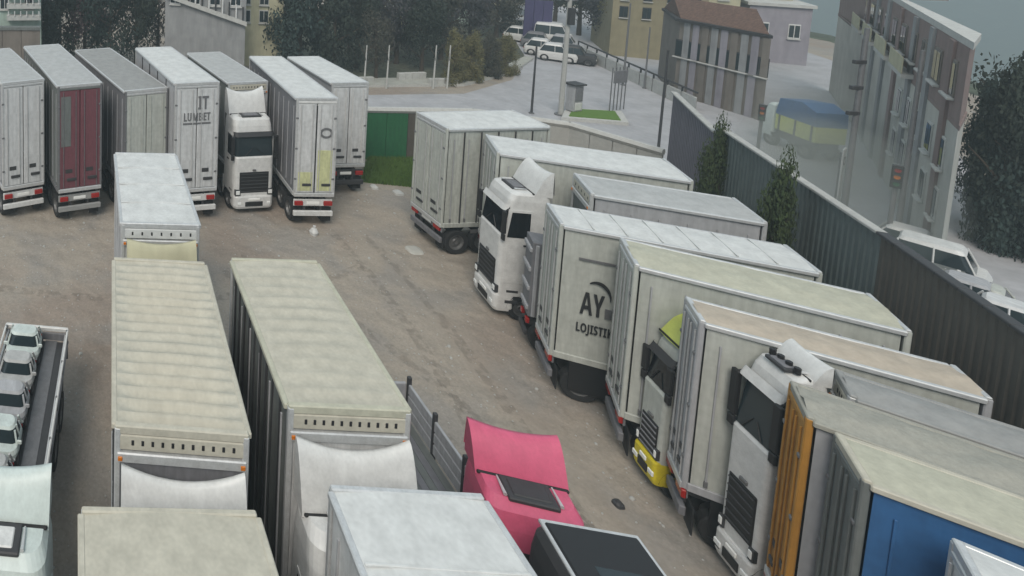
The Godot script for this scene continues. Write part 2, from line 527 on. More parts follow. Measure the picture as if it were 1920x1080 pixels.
# a tractor unit; the node stands under the middle of its front bumper, facing local +z
func tractor(d: Dictionary) -> Node3D:
	var W: float = d.W
	var L: float = d.L
	var R: float = d.roof
	var hw := W * 0.5
	var n := thing(d.get("called", "tractor_unit"), d.label, "lorry", d.at, -deg_to_rad(d.yaw), d.get("group", ""))
	var m: Material = M[d.get("paint", "white")]
	var low: Material = M[d.get("lower", d.get("paint", "white"))]
	var c := 0.11 * W
	var wsf: Array = d.get("ws", [0.56, 0.82])
	var y1: float = R * wsf[0]
	var y2: float = R * wsf[1]
	var rings := [[0.62, 0.0, -L, hw, c], [y1, -0.005, -L, hw, c], [y1 + 0.04, -0.03, -L, hw, c], [y2, -0.12, -L, hw * 0.99, c], [lerpf(y2, R, 0.5), -0.16, -L, hw * 0.98, c * 1.1], [lerpf(y2, R, 0.85), -0.22, -L + 0.02, hw * 0.95, c * 1.2], [R, -0.34, -L + 0.06, hw * 0.86, c * 1.2]]
	var st := sheet()
	loft(st, rings)
	var cab := put(st, "cab", m, n)
	# windscreen
	st = sheet()
	front_patch(st, [y1 + 0.06, -0.035, -L, hw, c], [y2 - 0.03, -0.113, -L, hw * 0.99, c], 2, 9)
	var ws := put(st, "windscreen", M.get(d.get("screen", "glass")), n)
	for s: int in [-1, 1]:
		rod(ws, "wiper", Vector3(s * hw * 0.5, y1 + 0.075, -0.018), Vector3(s * hw * 0.1, y1 + 0.3, -0.05), 0.009, M.black, 5)
	# visor above the screen
	st = sheet()
	front_patch(st, [y2 - 0.05, -0.04, -L, hw, c], [y2 + 0.09, -0.10, -L, hw * 0.99, c], 1, 10, 0.02)
	put(st, "sun_visor", M[d.get("visor", "dark_steel")], n)
	# grille with slats
	var g0 := R * 0.235
	var g1 := R * 0.455
	var gr := box(n, "grille", Vector3(-hw * 0.74, g0, -0.05), Vector3(hw * 0.74, g1, 0.012), M.black)
	for i in 6:
		var y := lerpf(g0, g1, (i + 0.5) / 6.0) - (g0 + g1) * 0.5
		box(gr, "slat", Vector3(-hw * 0.68, y - 0.012, 0.02), Vector3(hw * 0.68, y + 0.012, 0.05), M[d.get("slat", "dark_steel")], 0.004)
	box(n, "badge", Vector3(-0.06, g1 + 0.02, -0.02), Vector3(0.06, g1 + 0.09, 0.022), M.alloy)
	# bumper, lamps, plate, steps
	st = sheet()
	loft(st, [[0.22, 0.02, -0.4, hw * 0.97, c], [0.3, 0.05, -0.42, hw, c], [0.6, 0.05, -0.42, hw, c], [0.64, 0.03, -0.4, hw * 0.98, c]])
	var bm := put(st, "bumper", low, n)
	box(bm, "air_intake", Vector3(-hw * 0.45, 0.3, 0.02), Vector3(hw * 0.45, 0.46, 0.062), M.black)
	box(bm, "number_plate", Vector3(-hw * 0.3, 0.49, 0.04), Vector3(hw * 0.3, 0.57, 0.07), M.plate)
	for s: int in [-1, 1]:
		var hl := box(n, "headlight", Vector3(s * hw * 0.82 - hw * 0.14, 0.66, -0.06), Vector3(s * hw * 0.82 + hw * 0.14, 0.86, 0.03), M.dark_steel)
		box(hl, "lens", Vector3(-hw * 0.1, -0.06, 0.03), Vector3(hw * 0.1, 0.07, 0.055), M.lamp)
		box(bm, "fog_lamp", Vector3(s * hw * 0.74 - 0.06, 0.36, 0.03), Vector3(s * hw * 0.74 + 0.06, 0.45, 0.064), M.lamp)
		# doors
		var x: float = s * hw
		var dr := box(n, "door", Vector3(min(x, x + s * 0.012), 0.95, -L * 0.62), Vector3(max(x, x + s * 0.012), y2 - 0.02, -0.13), M[d.get("door", d.get("paint", "white"))], 0.004)
		var dc := Vector3(x + s * 0.006, (0.95 + y2 - 0.02) * 0.5, (-L * 0.62 - 0.13) * 0.5)
		st = sheet()
		var gx := s * 0.012
		var wz0 := -0.17 - dc.z
		var wz1 := -L * 0.58 - dc.z
		var wy0 := y1 - dc.y
		var wy1 := y2 - 0.08 - dc.y
		quad(st, Vector3(gx, wy0, wz0 + 0.04), Vector3(gx, wy0, wz1), Vector3(gx, wy1, wz1), Vector3(gx, wy1, wz0 - 0.04))
		put(st, "side_window", M.glass, dr)
		box(dr, "door_handle", Vector3(min(gx, gx * 2.4), wy0 - 0.2, wz1), Vector3(max(gx, gx * 2.4), wy0 - 0.16, wz1 + 0.12), M.black, 0.004)
		box(n, "step", Vector3(min(x, x - s * 0.12), 0.42, -L * 0.45), Vector3(max(x, x - s * 0.12) + 0.001, 0.52, -0.18), M.dark_steel)
		box(n, "step", Vector3(min(x, x - s * 0.12), 0.7, -L * 0.45), Vector3(max(x, x - s * 0.12) + 0.003, 0.78, -0.2), M.dark_steel)
		# mirrors
		var arm := rod(n, "mirror_arm", Vector3(x * 0.98, y2 + 0.02, -0.16), Vector3(x * 1.1, y2 - 0.06, -0.02), 0.012, M.black, 6)
		box(arm, "mirror", Vector3(x * 1.1 - 0.06, y1 + 0.12, -0.06), Vector3(x * 1.1 + 0.06, y2 - 0.04, 0.0), M.black)
		box(arm, "wide_mirror", Vector3(x * 1.1 - 0.05, y1 - 0.06, -0.055), Vector3(x * 1.1 + 0.05, y1 + 0.1, 0.0), M.black)
		# wheel and arch
		var wr: float = d.get("wheel", 0.3)
		wheel(n, Vector3(s * (hw - 0.1), wr, -L * 0.55), wr, 0.19, s)
		st = sheet()
		for i in 9:
			var a0 := PI * i / 9.0
			var a1 := PI * (i + 1) / 9.0
			var r0 := wr * 1.16
			var q0 := Vector3(0, wr + sin(a0) * r0, -L * 0.55 + cos(a0) * r0)
			var q1 := Vector3(0, wr + sin(a1) * r0, -L * 0.55 + cos(a1) * r0)
			quad(st, q0 + Vector3(x * 1.01, 0, 0), q1 + Vector3(x * 1.01, 0, 0), q1 + Vector3(x * 0.6, 0, 0), q0 + Vector3(x * 0.6, 0, 0))
		put(st, "mudguard", M.rubber, n)
		box(n, "side_skirt", Vector3(min(x, x - s * 0.03), 0.3, -L), Vector3(max(x, x - s * 0.03), 0.95, -L * 0.55 - wr * 1.2), low)
	# the chassis under the trailer
	if d.get("chassis", 0.8) > 0.0:
		var e: float = d.get("chassis", 0.8)
		for s: int in [-1, 1]:
			box(n, "chassis_beam", Vector3(s * hw * 0.42 - 0.04, 0.5, -L - e), Vector3(s * hw * 0.42 + 0.04, 0.66, -L + 0.05), M.dark_steel)
			wheel(n, Vector3(s * (hw - 0.13), 0.3, -L - e + 0.34), 0.3, 0.2, s)
			rod(n, "fuel_tank", Vector3(s * hw * 0.74, 0.45, -L + 0.02), Vector3(s * hw * 0.74, 0.45, -L - e * 0.3), 0.13, M.aluminium, 10)
	# roof hatch
	box(n, "roof_hatch", Vector3(-hw * 0.5, R - 0.02, -0.62 * L), Vector3(hw * 0.5, R + 0.035, -0.3 * L), M.dark_steel)
	box(n, "hatch_glass", Vector3(-hw * 0.38, R + 0.0, -0.57 * L), Vector3(hw * 0.38, R + 0.05, -0.35 * L), M[d.get("hatch", "curtain_slate")])
	if d.has("roof_panel"):
		box(n, "roof_panel", Vector3(-hw * 0.78, R - 0.02, -L + 0.08), Vector3(hw * 0.78, R + 0.045, -0.42), M[d.roof_panel], 0.02)
		box(n, "panel_rim", Vector3(-hw * 0.84, R - 0.02, -L + 0.04), Vector3(hw * 0.84, R + 0.025, -0.38), M.aluminium, 0.01)
	for s: int in [-1, 1]:
		rod(n, "air_horn", Vector3(s * hw * 0.55, R + 0.03, -0.34), Vector3(s * hw * 0.55, R + 0.03, -0.34 - L * 0.25), 0.022, M.aluminium, 7, 0.01)
	# wind deflector
	var Ht: float = d.get("top", 0.0)
	if Ht > R:
		fairing(n, hw, L, R, Ht, M[d.get("cap", d.get("paint", "white"))], d.get("dish", 0.22), d.get("cap_from", 0.62))
	if d.get("lamps", false):
		for s: float in [-0.6, -0.2, 0.2, 0.6]:
			var st2 := rod(n, "roof_lamp", Vector3(s * hw, R + 0.01, -0.3), Vector3(s * hw, R + 0.1, -0.3), 0.035, M.black, 8)
			st2.position.y += 0.0
	return n

func fairing(n: Node3D, hw: float, L: float, R: float, Ht: float, m: Material, dish: float, from := 0.62) -> void:
	var st := sheet()
	st.set_smooth_group(0)
	var grid := []
	var c := 10
	var r := 8
	for i in r + 1:
		var t := float(i) / r
		var row := []
		for k in c + 1:
			var u := lerpf(-1.0, 1.0, float(k) / c)
			var y := R - 0.05 + (Ht - R + 0.05) * sin(t * PI * 0.5) * (1.0 - dish * (1.0 - u * u) * t)
			row.append(Vector3(u * hw * 0.95, y, lerp(-from * L, -L + 0.02, t) - 0.02 * u * u))
		grid.append(row)
	for i in r:
		for k in c:
			quad(st, grid[i][k], grid[i][k + 1], grid[i + 1][k + 1], grid[i + 1][k])
	# the rim folds back and down behind the panel
	for k in c:
		var a: Vector3 = grid[r][k]
		var b: Vector3 = grid[r][k + 1]
		quad(st, a, b, Vector3(b.x, R, -L - 0.04), Vector3(a.x, R, -L - 0.04))
	var f := put(st, "wind_deflector", m, n)
	for s in [0, c]:
		st = sheet()
		for i in r:
			var a: Vector3 = grid[i][s]
			var b: Vector3 = grid[i + 1][s]
			quad(st, a, b, Vector3(b.x, R - 0.06, b.z), Vector3(a.x, R - 0.06, a.z))
		put(st, "deflector_side", m, f)
	box(f, "rim_seal", Vector3(-hw * 0.93, R - 0.03, -(from + 0.03) * L), Vector3(hw * 0.93, R + 0.012, -(from - 0.01) * L), M.rubber)

# ---------------------------------------------------------------- cars
func car(called: String, label: String, at: Vector3, turn: float, paint: Material, L := 1.6, W := 0.85, H := 0.92, group := "", tall := false) -> Node3D:
	var n := thing(called, label, "van" if tall else "car", at, turn, group)
	var hw := W * 0.5
	var hl := L * 0.5
	var wr := H * 0.2
	var st := sheet()
	var belt := H * 0.58
	loft(st, [[H * 0.14, hl * 0.97, -hl * 0.97, hw * 0.95, 0.1], [H * 0.3, hl, -hl, hw, 0.13], [H * 0.47, hl * 0.99, -hl, hw, 0.14], [belt, hl * 0.9, -hl * 0.97, hw * 0.95, 0.14]])
	var body := put(st, "body", paint, n)
	var f := 0.46 if not tall else 0.72
	st = sheet()
	loft(st, [[belt - 0.01, hl * f, -hl * 0.88, hw * 0.92, 0.1], [H * 0.93, hl * (f - 0.24), -hl * (0.66 if not tall else 0.84), hw * 0.76, 0.1]])
	var cabin := put(st, "windows", M.sky_glass, n)
	st = sheet()
	loft(st, [[H * 0.92, hl * (f - 0.22), -hl * (0.67 if not tall else 0.85), hw * 0.775, 0.1], [H, hl * (f - 0.3), -hl * (0.58 if not tall else 0.8), hw * 0.68, 0.1]])
	put(st, "roof", paint, n)
	for s: int in [-1, 1]:
		for p in [[f, f - 0.24], [-0.1, -0.12], [-0.88, -0.66 if not tall else -0.84]]:
			rod(cabin, "pillar", Vector3(s * hw * 0.925, belt, hl * p[0]), Vector3(s * hw * 0.77, H * 0.94, hl * p[1]), 0.018, paint, 5)
		for z: float in [0.62, -0.6]:
			wheel(n, Vector3(s * (hw - 0.05), wr, hl * z), wr, 0.12, s)
		box(n, "headlight", Vector3(s * hw * 0.72 - 0.07, H * 0.34, hl * 0.93), Vector3(s * hw * 0.72 + 0.07, H * 0.43, hl * 1.005), M.lamp)
		box(n, "tail_lamp", Vector3(s * hw * 0.76 - 0.06, H * 0.36, -hl * 1.005), Vector3(s * hw * 0.76 + 0.06, H * 0.47, -hl * 0.94), M.red_lamp)
		box(n, "mirror", Vector3(s * hw * 1.03 - 0.04, belt, hl * 0.36), Vector3(s * hw * 1.03 + 0.04, belt + 0.07, hl * 0.44), paint)
	box(n, "grille", Vector3(-hw * 0.45, H * 0.25, hl * 0.95), Vector3(hw * 0.45, H * 0.36, hl * 1.008), M.black)
	return n

# ---------------------------------------------------------------- plants
func crown_mesh(kind: String) -> ArrayMesh:
	if meshes.has(kind):
		return meshes[kind]
	var r := RandomNumberGenerator.new()
	r.seed = kind.hash() % 100000
	var st := sheet()
	var clumps := []
	if kind.begins_with("cone"):
		for i in 46:
			var t := pow(r.randf(), 0.8)
			var a := r.randf() * TAU
			var rad := (1.0 - t) * 0.78 * sqrt(r.randf_range(0.35, 1.0))
			clumps.append([Vector3(cos(a) * rad, t * 1.85 + 0.05, sin(a) * rad), lerpf(0.34, 0.12, t)])
	elif kind.begins_with("column"):
		for i in 34:
			var t := r.randf()
			var a := r.randf() * TAU
			var rad := 0.62 * sqrt(r.randf()) * (1.0 - 0.45 * t * t)
			clumps.append([Vector3(cos(a) * rad, t * 1.75 + 0.1, sin(a) * rad), r.randf_range(0.22, 0.4)])
	else:
		for i in 30:
			var v := Vector3(r.randf_range(-1, 1), r.randf_range(-1, 1), r.randf_range(-1, 1))
			if v.length() > 1.0:
				v = v.normalized() * r.randf_range(0.5, 1.0)
			clumps.append([Vector3(v.x * 0.72, 1.0 + v.y * 0.74, v.z * 0.72), r.randf_range(0.2, 0.42)])
	var per := 210
	if kind.begins_with("column"):
		per = 380
	if kind.ends_with("thin"):
		per = 80
	for c in clumps:
		for i in per:
			var d := Vector3(r.randfn(), r.randfn(), r.randfn()).normalized()
			var p: Vector3 = c[0] + d * c[1] * pow(r.randf(), 0.4)
			var u := Vector3(r.randfn(), r.randfn(), r.randfn()).normalized()
			var w := u.cross(d + Vector3(0.01, 0.02, 0)).normalized()
			var s := r.randf_range(0.022, 0.05)
			var tone := r.randf_range(0.55, 1.25)
			st.set_color(Color(tone * r.randf_range(0.92, 1.1), tone, tone * r.randf_range(0.85, 1.05)))
			quad(st, p - u * s, p - w * s * 0.55, p + u * s, p + w * s * 0.55)
	st.generate_normals()
	meshes[kind] = st.commit()
	return meshes[kind]

func tree(called: String, label: String, kind: String, at: Vector3, h: float, rad: float, leaf: String, group := "", base := 0.22, category := "tree") -> Node3D:
	var n := thing(called, label, category, at, rng.randf() * TAU, group)
	var st := sheet()
	var top := Vector3(rng.randf_range(-0.1, 0.1), h * 0.75, rng.randf_range(-0.1, 0.1))
	tube(st, Vector3.ZERO, top, 0.05 * rad + 0.05, 8, 0.03)
	for i in 6:
		var a := TAU * i / 6.0 + rng.randf()
		var y := h * rng.randf_range(base + 0.05, 0.6)
		var s := top * (y / top.y)
		tube(st, s, s + Vector3(cos(a) * rad * 0.7, h * 0.16, sin(a) * rad * 0.7), 0.025 * rad + 0.02, 6, 0.012)
	put(st, "trunk", M.bark, n)
	var c := inst(crown_mesh(kind), "crown", M[leaf], n, Vector3(0, h * base, 0))
	c.scale = Vector3(rad, h * (1.0 - base) * 0.5, rad)
	return n

func grass_patch(called: String, label: String, quads: Array, count: int, hgt: float, m: Material) -> void:
	var r := RandomNumberGenerator.new()
	r.seed = 77
	var st := sheet()
	for i in count:
		var q: Array = quads[r.randi() % quads.size()]
		var u := r.randf()
		var v := r.randf()
		var p: Vector3 = lerp(lerp(q[0], q[1], u), lerp(q[3], q[2], u), v)
		var a := r.randf() * TAU
		var e := Vector3(cos(a), 0, sin(a)) * r.randf_range(0.012, 0.03)
		var lean := Vector3(r.randf_range(-0.08, 0.08), hgt * r.randf_range(0.4, 1.0), r.randf_range(-0.08, 0.08))
		var tone := r.randf_range(0.6, 1.2)
		st.set_color(Color(tone, tone, tone * 0.9))
		tri(st, p - e, p + e, p + lean)
	var o := put(st, called, m, self)
	tag(o, label, "grass")
	o.set_meta("kind", "stuff")

# ---------------------------------------------------------------- buildings
# plan: corners in order; walls between them, y from 0 to h
func block(n: Node3D, called: String, plan: Array, y0: float, y1: float, m: Material, eave := 0.0) -> MeshInstance3D:
	var st := sheet()
	var c := Vector3.ZERO
	for p in plan:
		c += p
	c /= plan.size()
	var pts := []
	for p in plan:
		pts.append(p + (p - c).normalized() * eave)
	for i in pts.size():
		var a: Vector3 = pts[i]
		var b: Vector3 = pts[(i + 1) % pts.size()]
		quad(st, a + Vector3(0, y0, 0), b + Vector3(0, y0, 0), b + Vector3(0, y1, 0), a + Vector3(0, y1, 0))
		tri(st, c + Vector3(0, y1, 0), a + Vector3(0, y1, 0), b + Vector3(0, y1, 0))
		tri(st, c + Vector3(0, y0, 0), a + Vector3(0, y0, 0), b + Vector3(0, y0, 0))
	return put(st, called, m, n)

# windows along the wall from a to b: frame, recessed pane, sill
func windows(n: Node3D, a: Vector3, b: Vector3, y0: float, y1: float, rows: int, cols: int, w: float, h: float, frame: Material, from := 0.0, to := 1.0) -> void:
	var d := (b - a).normalized()
	var out := Vector3(d.z, 0, -d.x)
	if out.dot(-(a + b)) < 0.0:
		out = -out
	var turn := atan2(out.x, out.z)
	for r in rows:
		for c in cols:
			var p := a.lerp(b, lerpf(from, to, (c + 0.5) / cols))
			p.y = lerpf(y0, y1, (r + 0.5) / rows)
			var f := box(n, "window", Vector3(-w * 0.5, -h * 0.5, -0.03), Vector3(w * 0.5, h * 0.5, 0.035), frame)
			f.position = p + out * 0.002
			f.rotation.y = turn
			for s: int in [-1, 1]:
				box(f, "pane", Vector3(s * w * 0.235 - w * 0.2, -h * 0.42, 0.03), Vector3(s * w * 0.235 + w * 0.2, h * 0.42, 0.045), M.sky_glass, 0.004)
			box(f, "sill", Vector3(-w * 0.56, -h * 0.58, 0.0), Vector3(w * 0.56, -h * 0.51, 0.12), M.slab)

func rect(at: Vector3, turn: float, w: float, d: float) -> Array:
	# front middle at `at`, facing the way of `turn` (0 = +z), going back by d
	var x := Vector3(cos(turn), 0, -sin(turn)) * w * 0.5
	var z := Vector3(sin(turn), 0, cos(turn)) * d
	return [at - x, at + x, at + x - z, at - x - z]

func gable(n: Node3D, plan: Array, y: float, rise: float, m: Material, over := 0.25) -> void:
	# ridge runs parallel to the front (plan[0] to plan[1])
	var x: Vector3 = (plan[1] - plan[0]).normalized()
	var z: Vector3 = (plan[3] - plan[0]).normalized()
	var a: Vector3 = plan[0] - x * over - z * over
	var b: Vector3 = plan[1] + x * over - z * over
	var c: Vector3 = plan[2] + x * over + z * over
	var e: Vector3 = plan[3] - x * over + z * over
	var up := Vector3(0, y, 0)
	var r0 := (a + e) * 0.5 + Vector3(0, y + rise, 0)
	var r1 := (b + c) * 0.5 + Vector3(0, y + rise, 0)
	var st := sheet()
	quad(st, a + up, b + up, r1, r0)
	quad(st, c + up, e + up, r0, r1)
	tri(st, a + up, r0, e + up)
	tri(st, b + up, c + up, r1)
	quad(st, a + up, b + up, c + up, e + up)
	var rf := put(st, "roof", m, n)
	for s in [[a, b], [c, e]]:
		st = sheet()
		tube(st, s[0] + up, s[1] + up, 0.06, 6)
		put(st, "eave", M.dark_steel, rf)

# ---------------------------------------------------------------- street things
func pole(called: String, label: String, at: Vector3, h: float, r: float, m: Material, group := "") -> Node3D:
	var n := thing(called, label, "pole", at, 0.0, group)
	rod(n, "base_plate", Vector3.ZERO, Vector3(0, 0.06, 0), r * 2.2, M.steel, 10)
	rod(n, "shaft", Vector3(0, 0.05, 0), Vector3(0, h, 0), r, m, 10, r * 0.7)
	return n

func fence_run(n: Node3D, a: Vector3, b: Vector3, h: float, pieces: int, mats: Array, cap: Material) -> void:
	var d := (b - a) / pieces
	var w := d.length()
	var turn := atan2(-d.z, d.x)
	var key := "fence %.3f %.2f" % [w, h]
	if not meshes.has(key):
		var st := sheet()
		var k := 3
		for i in k:
			var x0 := w * (float(i) / k - 0.5)
			var s := w / k
			var p := [[x0, 0.0], [x0 + s * 0.35, 0.0], [x0 + s * 0.5, 0.018], [x0 + s * 0.85, 0.018], [x0 + s, 0.0]]
			for q in 4:
				quad(st, Vector3(p[q][0], 0, p[q][1]), Vector3(p[q + 1][0], 0, p[q + 1][1]), Vector3(p[q + 1][0], h, p[q + 1][1]), Vector3(p[q][0], h, p[q][1]))
		st.generate_normals()
		meshes[key] = st.commit()
	for i in pieces:
		var p := a + d * (i + 0.5)
		var o := inst(meshes[key], "panel", mats[int(float(i) / pieces * mats.size())] if mats.size() < 8 else mats[i % mats.size()], n, p + Vector3(0, rng.randf_range(-0.02, 0.02), 0))
		o.rotation.y = turn
		var c := box(n, "coping", Vector3(-w * 0.5, h, -0.06), Vector3(w * 0.5, h + 0.06, 0.09), cap)
		c.position = p + Vector3(0, h + 0.03, 0)
		c.rotation.y = turn
		if i % 3 == 0:
			var q := box(n, "post", Vector3(-0.05, 0, 0.05), Vector3(0.05, h - 0.05, 0.15), M.dark_steel)
			q.position = a + d * i + Vector3(0, (h - 0.05) * 0.5, 0) + Vector3(sin(turn), 0, cos(turn)) * -0.08
			q.rotation.y = turn

func traffic_light(label: String, at: Vector3, h: float, turn: float, group: String) -> Node3D:
	var n := thing("traffic_light", label, "traffic light", at, turn, group)
	rod(n, "post", Vector3.ZERO, Vector3(0, h, 0), 0.05, M.steel, 8)
	var b := box(n, "signal_head", Vector3(-0.1, h - 0.66, 0.03), Vector3(0.1, h, 0.16), M.black)
	for i in 3:
		rod(b, "lens", Vector3(0, 0.2 - i * 0.2, 0.06), Vector3(0, 0.2 - i * 0.2, 0.075), 0.06, [M.red_lamp, M.amber, M.fence_green][i], 12)
		box(b, "hood", Vector3(-0.075, 0.27 - i * 0.2, 0.06), Vector3(0.075, 0.285 - i * 0.2, 0.15), M.black, 0.004)
	return n

# ---------------------------------------------------------------- the scene
const FOOT := [Vector3(62, 0, -2), Vector3(50, 0, -22), Vector3(48, 0, -30), Vector3(56, 0, -42), Vector3(57, 0, -52), Vector3(40, 0, -66), Vector3(0, 0, -72), Vector3(-60, 0, -66)]

func ahead(d: Dictionary, dist: float) -> Vector3:
	var a := deg_to_rad(d.yaw)
	var hw: float = d.W * 0.5
	return Vector3(d.x + cos(a) * hw - sin(a) * dist, 0, -(d.z - sin(a) * hw - cos(a) * dist))

func _ready() -> void:
	rng.seed = 11
	var cam := Camera3D.new()
	cam.name = "camera"
	cam.projection = Camera3D.PROJECTION_FRUSTUM
	cam.near = 0.5
	cam.far = 2500.0
	cam.size = 0.49096
	cam.frustum_offset = Vector2(0.38377, -0.28058)
	cam.position = Vector3(0, 10.0607, 0)
	cam.rotation.x = -0.094655
	add_child(cam)
	cam.current = true
	var we := WorldEnvironment.new()
	we.name = "environment"
	var env := Environment.new()
	env.background_mode = Environment.BG_SKY
	var sky := Sky.new()
	var sm := ProceduralSkyMaterial.new()
	sm.sky_top_color = Color(0.60, 0.645, 0.68)
	sm.sky_horizon_color = Color(0.68, 0.71, 0.73)
	sm.ground_horizon_color = Color(0.56, 0.57, 0.57)
	sm.ground_bottom_color = Color(0.32, 0.31, 0.30)
	sm.sky_curve = 0.2
	sky.sky_material = sm
	env.sky = sky
	env.tonemap_mode = Environment.TONE_MAPPER_LINEAR
	env.tonemap_exposure = 2.2
	env.fog_enabled = true
	env.fog_density = 0.003
	env.fog_light_color = Color(0.60, 0.66, 0.68)
	env.volumetric_fog_enabled = true
	env.volumetric_fog_density = 0.0
	env.sdfgi_enabled = true
	env.ssao_enabled = true
	env.ssil_enabled = true
	we.environment = env
	add_child(we)
	var sun := DirectionalLight3D.new()
	sun.name = "sun"
	sun.light_energy = 0.5
	sun.light_angular_distance = 25.0
	sun.light_color = Color(1.0, 0.97, 0.93)
	sun.shadow_enabled = true
	sun.rotation_degrees = Vector3(-48, -34, 0)
	add_child(sun)
	make_materials()
	setting()
	back_row()
	centre_rows()
	right_row()
	boundary()
	street()
	background()
	small_things()

func flat(pts: Array, y: float) -> SurfaceTool:
	var st := sheet()
	var poly := PackedVector2Array()
	for p in pts:
		poly.append(Vector2(p.x, p.z))
	var idx := Geometry2D.triangulate_polygon(poly)
	for i in range(0, idx.size(), 3):
		tri(st, Vector3(pts[idx[i]].x, y, pts[idx[i]].z), Vector3(pts[idx[i + 1]].x, y, pts[idx[i + 1]].z), Vector3(pts[idx[i + 2]].x, y, pts[idx[i + 2]].z))
	return st

func setting() -> void:
	var st := sheet()
	var edge := [Vector3(-60, 0, 40), Vector3(80, 0, 40)]
	edge.append_array(FOOT)
	structure(flat(edge, 0.0), "ground", M.yard)
	structure(flat([Vector3(11.41, 0, -27.41), Vector3(16.93, 0, -28.08), Vector3(18.3, 0, -21.2), Vector3(20.2, 0, -18.4), Vector3(13.2, 0, -6.6), Vector3(9.5, 0, 1), Vector3(24, 0, 1), Vector3(34, 0, -21), Vector3(47, 0, -32), Vector3(54, 0, -46), Vector3(48, 0, -58), Vector3(44.53, 0, -57.32), Vector3(35.97, 0, -47.25), Vector3(29.32, 0, -36.31), Vector3(25.73, 0, -32.72), Vector3(21.32, 0, -30.27), Vector3(12.42, 0, -29.92)], 0.006), "road", M.w_road)
	structure(flat([Vector3(25.48, 0, -22.23), Vector3(40.36, 0, -29.92), Vector3(41, 0, -31), Vector3(38.6, 0, -28.2), Vector3(23.6, 0, -14.95), Vector3(19.5, 0, -9), Vector3(16, 0, -9.5)], 0.012), "forecourt", M.w_forecourt)
	# pavement along the far side of the road
	var pv := [Vector3(10.59, 0, -31.17), Vector3(22.19, 0, -31.54), Vector3(26.53, 0, -33.76), Vector3(30.44, 0, -37.07), Vector3(30.34, 0, -37.60), Vector3(26.73, 0, -34.88), Vector3(22.68, 0, -32.72), Vector3(11.10, 0, -32.72)]
	st = sheet()
	for i in 3:
		var a: Vector3 = pv[i]
		var b: Vector3 = pv[i + 1]
		quad(st, a, b, b + Vector3(0, 0.13, 0), a + Vector3(0, 0.13, 0))
	structure(st, "kerb", M.kerb)
	structure(flat(pv, 0.13), "pavement", M.w_pavement)
	structure(flat([Vector3(11.10, 0, -32.72), Vector3(22.68, 0, -32.72), Vector3(26.73, 0, -34.88), Vector3(30.34, 0, -37.60), Vector3(35.11, 0, -45.26), Vector3(39.32, 0, -54.43), Vector3(18.26, 0, -54.43)], 0.02), "verge", M.w_verge)
	# the plateau falls away behind the houses; the far side of the valley rises beyond
	st = sheet()
	st.set_smooth_group(0)
	var fn := FastNoiseLite.new()
	fn.seed = 5
	fn.frequency = 0.006
	var grid := []
	for i in 57:
		var f := i / 8.0
		var p: Vector3 = FOOT[mini(int(f), 6)].lerp(FOOT[mini(int(f), 6) + 1], f - mini(int(f), 6))
		var out := p.normalized()
		var row := []
		for k in 25:
			var t := k / 24.0
			var q := p + out * t * t * 1000.0
			var d := t * t * 1000.0
			q.y = -75.0 * smoothstep(0.0, 150.0, d) + 190.0 * smoothstep(260.0, 1000.0, d) + fn.get_noise_2d(q.x, q.z) * 26.0 * smoothstep(60.0, 400.0, d)
			row.append(q)
		grid.append(row)
	for i in 56:
		for k in 24:
			quad(st, grid[i][k], grid[i][k + 1], grid[i + 1][k + 1], grid[i + 1][k])
	structure(st, "hills", M.w_hill)

